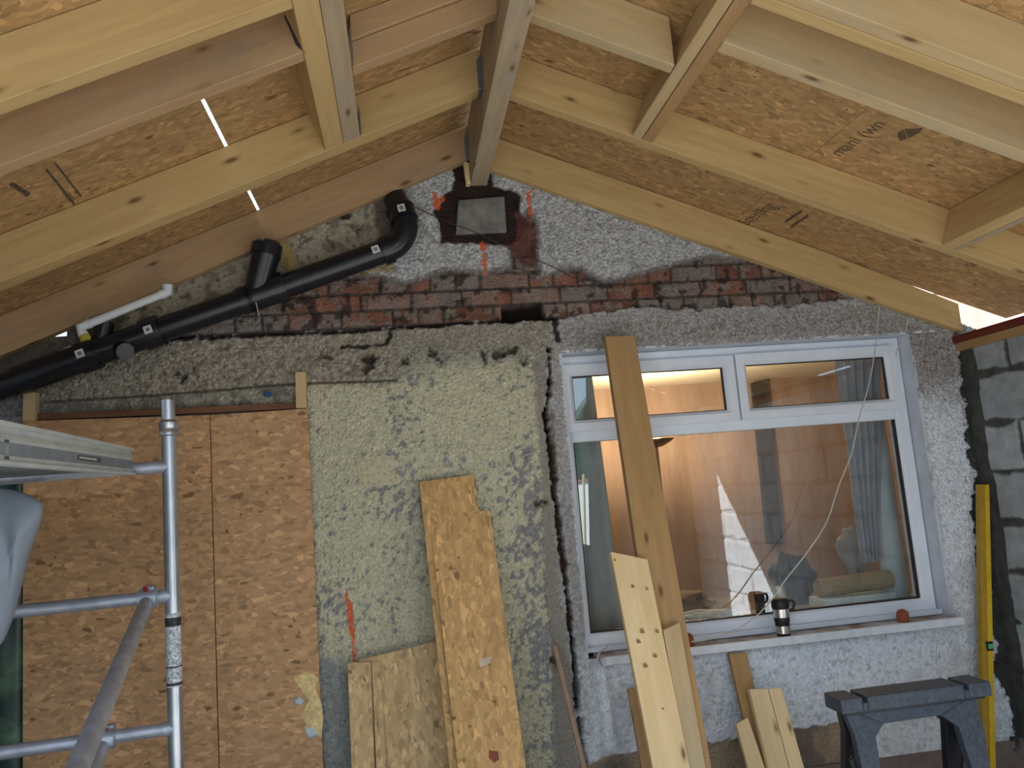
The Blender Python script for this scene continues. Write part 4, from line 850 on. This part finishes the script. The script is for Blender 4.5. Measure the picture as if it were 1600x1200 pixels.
o = MB().box((.70, .15, .86), (2.60, .48, .905)).build('window_board', simple('inner_sill', (.30, .31, .34), .5), kind='structure')
o['kind'] = 'structure'
def curtain(name, top, bot, y, amp, nf, mat, label, cat, n=60):
    (xa, za), (xb, zb_) = top; (xc, zc), (xd, zd) = bot; m_ = MB(); vs_ = []; R_ = 20
    for j in range(R_+1):
        tt = j/R_
        for i in range(n+1):
            u_ = i/n; x = (xa+(xb-xa)*u_)*(1-tt)+(xc+(xd-xc)*u_)*tt; z = (za+(zb_-za)*u_)*(1-tt)+(zc+(zd-zc)*u_)*tt
            vs_.append((x, y+amp*math.sin(u_*nf*math.pi*2+.4*math.sin(j*.5)), z))
    m_.add(vs_, [(j*(n+1)+i, j*(n+1)+i+1, (j+1)*(n+1)+i+1, (j+1)*(n+1)+i) for j in range(R_) for i in range(n)])
    o = m_.build(name, mat, smooth=True); o.modifiers.new('thickness', 'SOLIDIFY').thickness = .002; return tag(o, label, cat)
M['curtA'] = simple('grey_green_fabric', (.34, .40, .43), .85, var=.06)
M['curtB'] = simple('lilac_grey_fabric', (.40, .40, .45), .85, var=.08)
curtain('curtain', ((.70, 2.30), (.943, 2.30)), ((.70, .91), (.99, .91)), .30, .006, 3, M['curtA'], 'flat grey-green curtain just inside the left edge of the window', 'curtain')
curtain('curtain', ((2.26, 2.19), (2.52, 2.19)), ((2.255, 1.10), (2.35, 1.10)), .34, .018, 5, M['curtB'], 'gathered lilac-grey curtain inside the right side of the window', 'curtain')
o = MB().tube([(2.475, .43, .905), (2.465, .43, 1.86)], .062, 24).build('lining_roll', simple('pale_blue_roll', (.62, .72, .76), .6, var=.04), smooth=True); tag(o, 'pale blue roll standing on end inside the right of the window', 'roll')
# floor lamp
LPx, LPy = 1.955, 2.5
t = thing('floor_lamp', 'lit brass uplighter floor lamp in the room behind the window', 'lamp', (LPx, LPy, .05))
M['brass'] = simple('brass', (.55, .33, .12), .25, .9)
MB().lathe([(0, 0), (.13, 0), (.13, .02), (.02, .035)], (LPx, LPy, .05)).build('base', M['brass'], t, smooth=True)
MB().tube([(LPx, LPy, .07), (LPx, LPy, 1.85)], .012, 12).build('pole', M['brass'], t, smooth=True)
MB().lathe([(.02, 1.842), (.05, 1.848), (.115, 1.88), (.145, 1.905), (.140, 1.907), (.11, 1.888), (.02, 1.862), (.0, 1.862)], (LPx, LPy, 0)).build('bowl', M['brass'], t, smooth=True)
e_, nt, b_ = newmat('lamp_glow'); b_.inputs['Emission Color'].default_value = (1, .72, .36, 1); b_.inputs['Emission Strength'].default_value = 12
MB().lathe([(.0, 1.868), (.085, 1.880), (.085, 1.884), (0, 1.884)], (LPx, LPy, 0)).build('lit_bulb', e_, t, smooth=True)
pl_ = bpy.data.lights.new('lamp_bulb', 'POINT'); pl_.energy = 95; pl_.color = (1, .72, .43); pl_.shadow_soft_size = .05
po = bpy.data.objects.new('lamp_bulb', pl_); COL.objects.link(po); po.location = (LPx, LPy, 1.96)
# dark chase, things lying inside
wc = [(3.288, 3.55, 2.419), (3.417, 3.55, 2.435), (3.397, 3.55, 0.933), (3.249, 3.55, 0.935)]
o = MB().prism(wc, (0, .06, 0)).build('wall_batten', simple('charred_brown', (.035, .028, .026), .8, var=.4)); tag(o, 'dark ragged upright batten on the far wall of the room', 'batten')
wc = [(2.72, 3.54, 2.202), (2.682, 3.54, 2.192), (2.647, 3.54, 2.1), (2.679, 3.54, 2.11)]
def lump(c, s, seed, lv=3):
    bm = bmesh.new(); bmesh.ops.create_icosphere(bm, subdivisions=lv, radius=1)
    m_ = MB(); vs_ = []
    for v_ in bm.verts:
        d = 1+.35*mnoise.noise(v_.co*1.6+Vector((seed, 0, 0)))+.22*mnoise.noise(v_.co*4.1+Vector((seed, 5, 0))); vs_.append(Vector(c)+Vector((v_.co.x*s[0]*d, v_.co.y*s[1]*d, v_.co.z*s[2]*d)))
    m_.add(vs_, [tuple(v_.index for v_ in f.verts) for f in bm.faces]); bm.free(); return m_
def inside(name, mb, mat, label, cat, **k): return tag(mb.build(name, mat, **k), label, cat)
inside('box', MB().box((1.985, .26, .905), (2.365, .42, .955)), simple('white_box', (.75, .86, .94), .6), 'long white box lying inside the window at the bottom right', 'box', bevel=.006)
inside('paper_roll', MB().tube([(2.00, .34, 1.00), (2.39, .34, 1.01)], .045, 20), simple('tan_paper', (.36, .27, .15), .7), 'tan roll lying on the long white box inside the window', 'roll', smooth=True)
inside('dark_bag', lump((2.03, .66, 1.02), (.115, .08, .12), 21, 4), simple('dark_bag', (.018, .02, .027), .6, bm=.6, scale=12), 'dark lumpy bag inside the window, left of the tan roll', 'bag', smooth=True)
inside('cloth_bundle', lump((2.33, .56, 1.13), (.075, .06, .13), 3), simple('grey_cloth', (.36, .36, .37), .9, bm=.8, scale=10), 'crumpled grey cloth hanging below the gathered curtain', 'cloth', smooth=True)
inside('steel_tin', MB().lathe([(0, 0), (.035, 0), (.04, .12), (.036, .12), (.03, .01), (0, .01)], (1.80, .36, .905), 18), M['steel'], 'small steel tin inside the window right of the mug', 'tin', smooth=True)
bx = [(1.621, 0.2, 1.026), (1.689, 0.2, 1.025), (1.686, 0.2, 0.931), (1.622, 0.2, 0.928)]
inside('black_box', MB().prism(bx, (0, .04, 0)), M['black_rubber'], 'small black box against the inside of the glass left of the mug', 'box', bevel=.003)
inside('paper_sheets', lump((1.40, .30, .935), (.16, .06, .028), 9), simple('white_paper', (.62, .70, .72), .7, bm=.8), 'crumpled white paper inside the window right of the leaning timbers', 'paper')
inside('cardboard_pile', lump((1.44, .95, .90), (.26, .12, .07), 12), simple('cardboard', (.28, .19, .12), .8, bm=.7), 'brown heap of packing behind the white paper in the room', 'heap')
struct('trim_2', MB().box((1.0, .6, .80), (3.4, 1.4, .84)).box((1.1, .7, .05), (1.16, .76, .8)).box((3.2, 1.2, .05), (3.26, 1.26, .8)), simple('table_top', (.12, .09, .07), .6))

# ------------------------------------------------------------------ garden seen only as reflections, plus an added unseen sun blocker
o = MB().box((3.2, -13.5, -.06), (3.32, -8.0, 1.66)).build('garden_wall', simple('white_render', (.78, .78, .76), .8, var=.05)); tag(o, 'white garden wall reflected in the lower left of the window', 'wall')
MB().box((3.16, -13.5, 1.66), (3.36, -8.0, 1.70)).build('coping', simple('red_coping', (.30, .08, .06), .8), o)
o = MB().tube([(2.35, -7.2, -.05), (2.70, -8.2, 1.75)], .02, 10).build('leaning_pole', M['fresh'], smooth=True); tag(o, 'thin pole leaning in the garden, reflected in the glass', 'pole')
M['leaf'] = simple('hedge_leaves', (.035, .085, .045), .7, var=.6, scale=9, bm=.8)
hb = MB()
for i in range(9):
    l_ = lump((-4.5+i*1.9, -16+.5*math.sin(i*2), 1.7), (1.4, 1.1, 2.1+.3*math.sin(i)), i*3.1, 4); hb.add(l_.v, l_.f)
o = hb.build('hedge', M['leaf']); tag(o, 'tall green hedge behind the white garden wall, mirrored in the window', 'hedge'); o['kind'] = 'stuff'
t = thing('sun_block_tree', 'tall leafy sun blocker added out of view to shade the left roof slope', 'sun_block_tree', (-5.2, -3.9, -.06))  # added out of view to keep direct sun from the roof slit
lump((-5.0, -3.8, 8.5), (1.7, 2.3, 1.7), 4.4, 4).build('crown', M['leaf'], t); MB().tube([(-5.2, -3.9, -.06), (-5.1, -3.9, 7.6)], [.22, .12], 12).build('trunk', M['brown'], t)
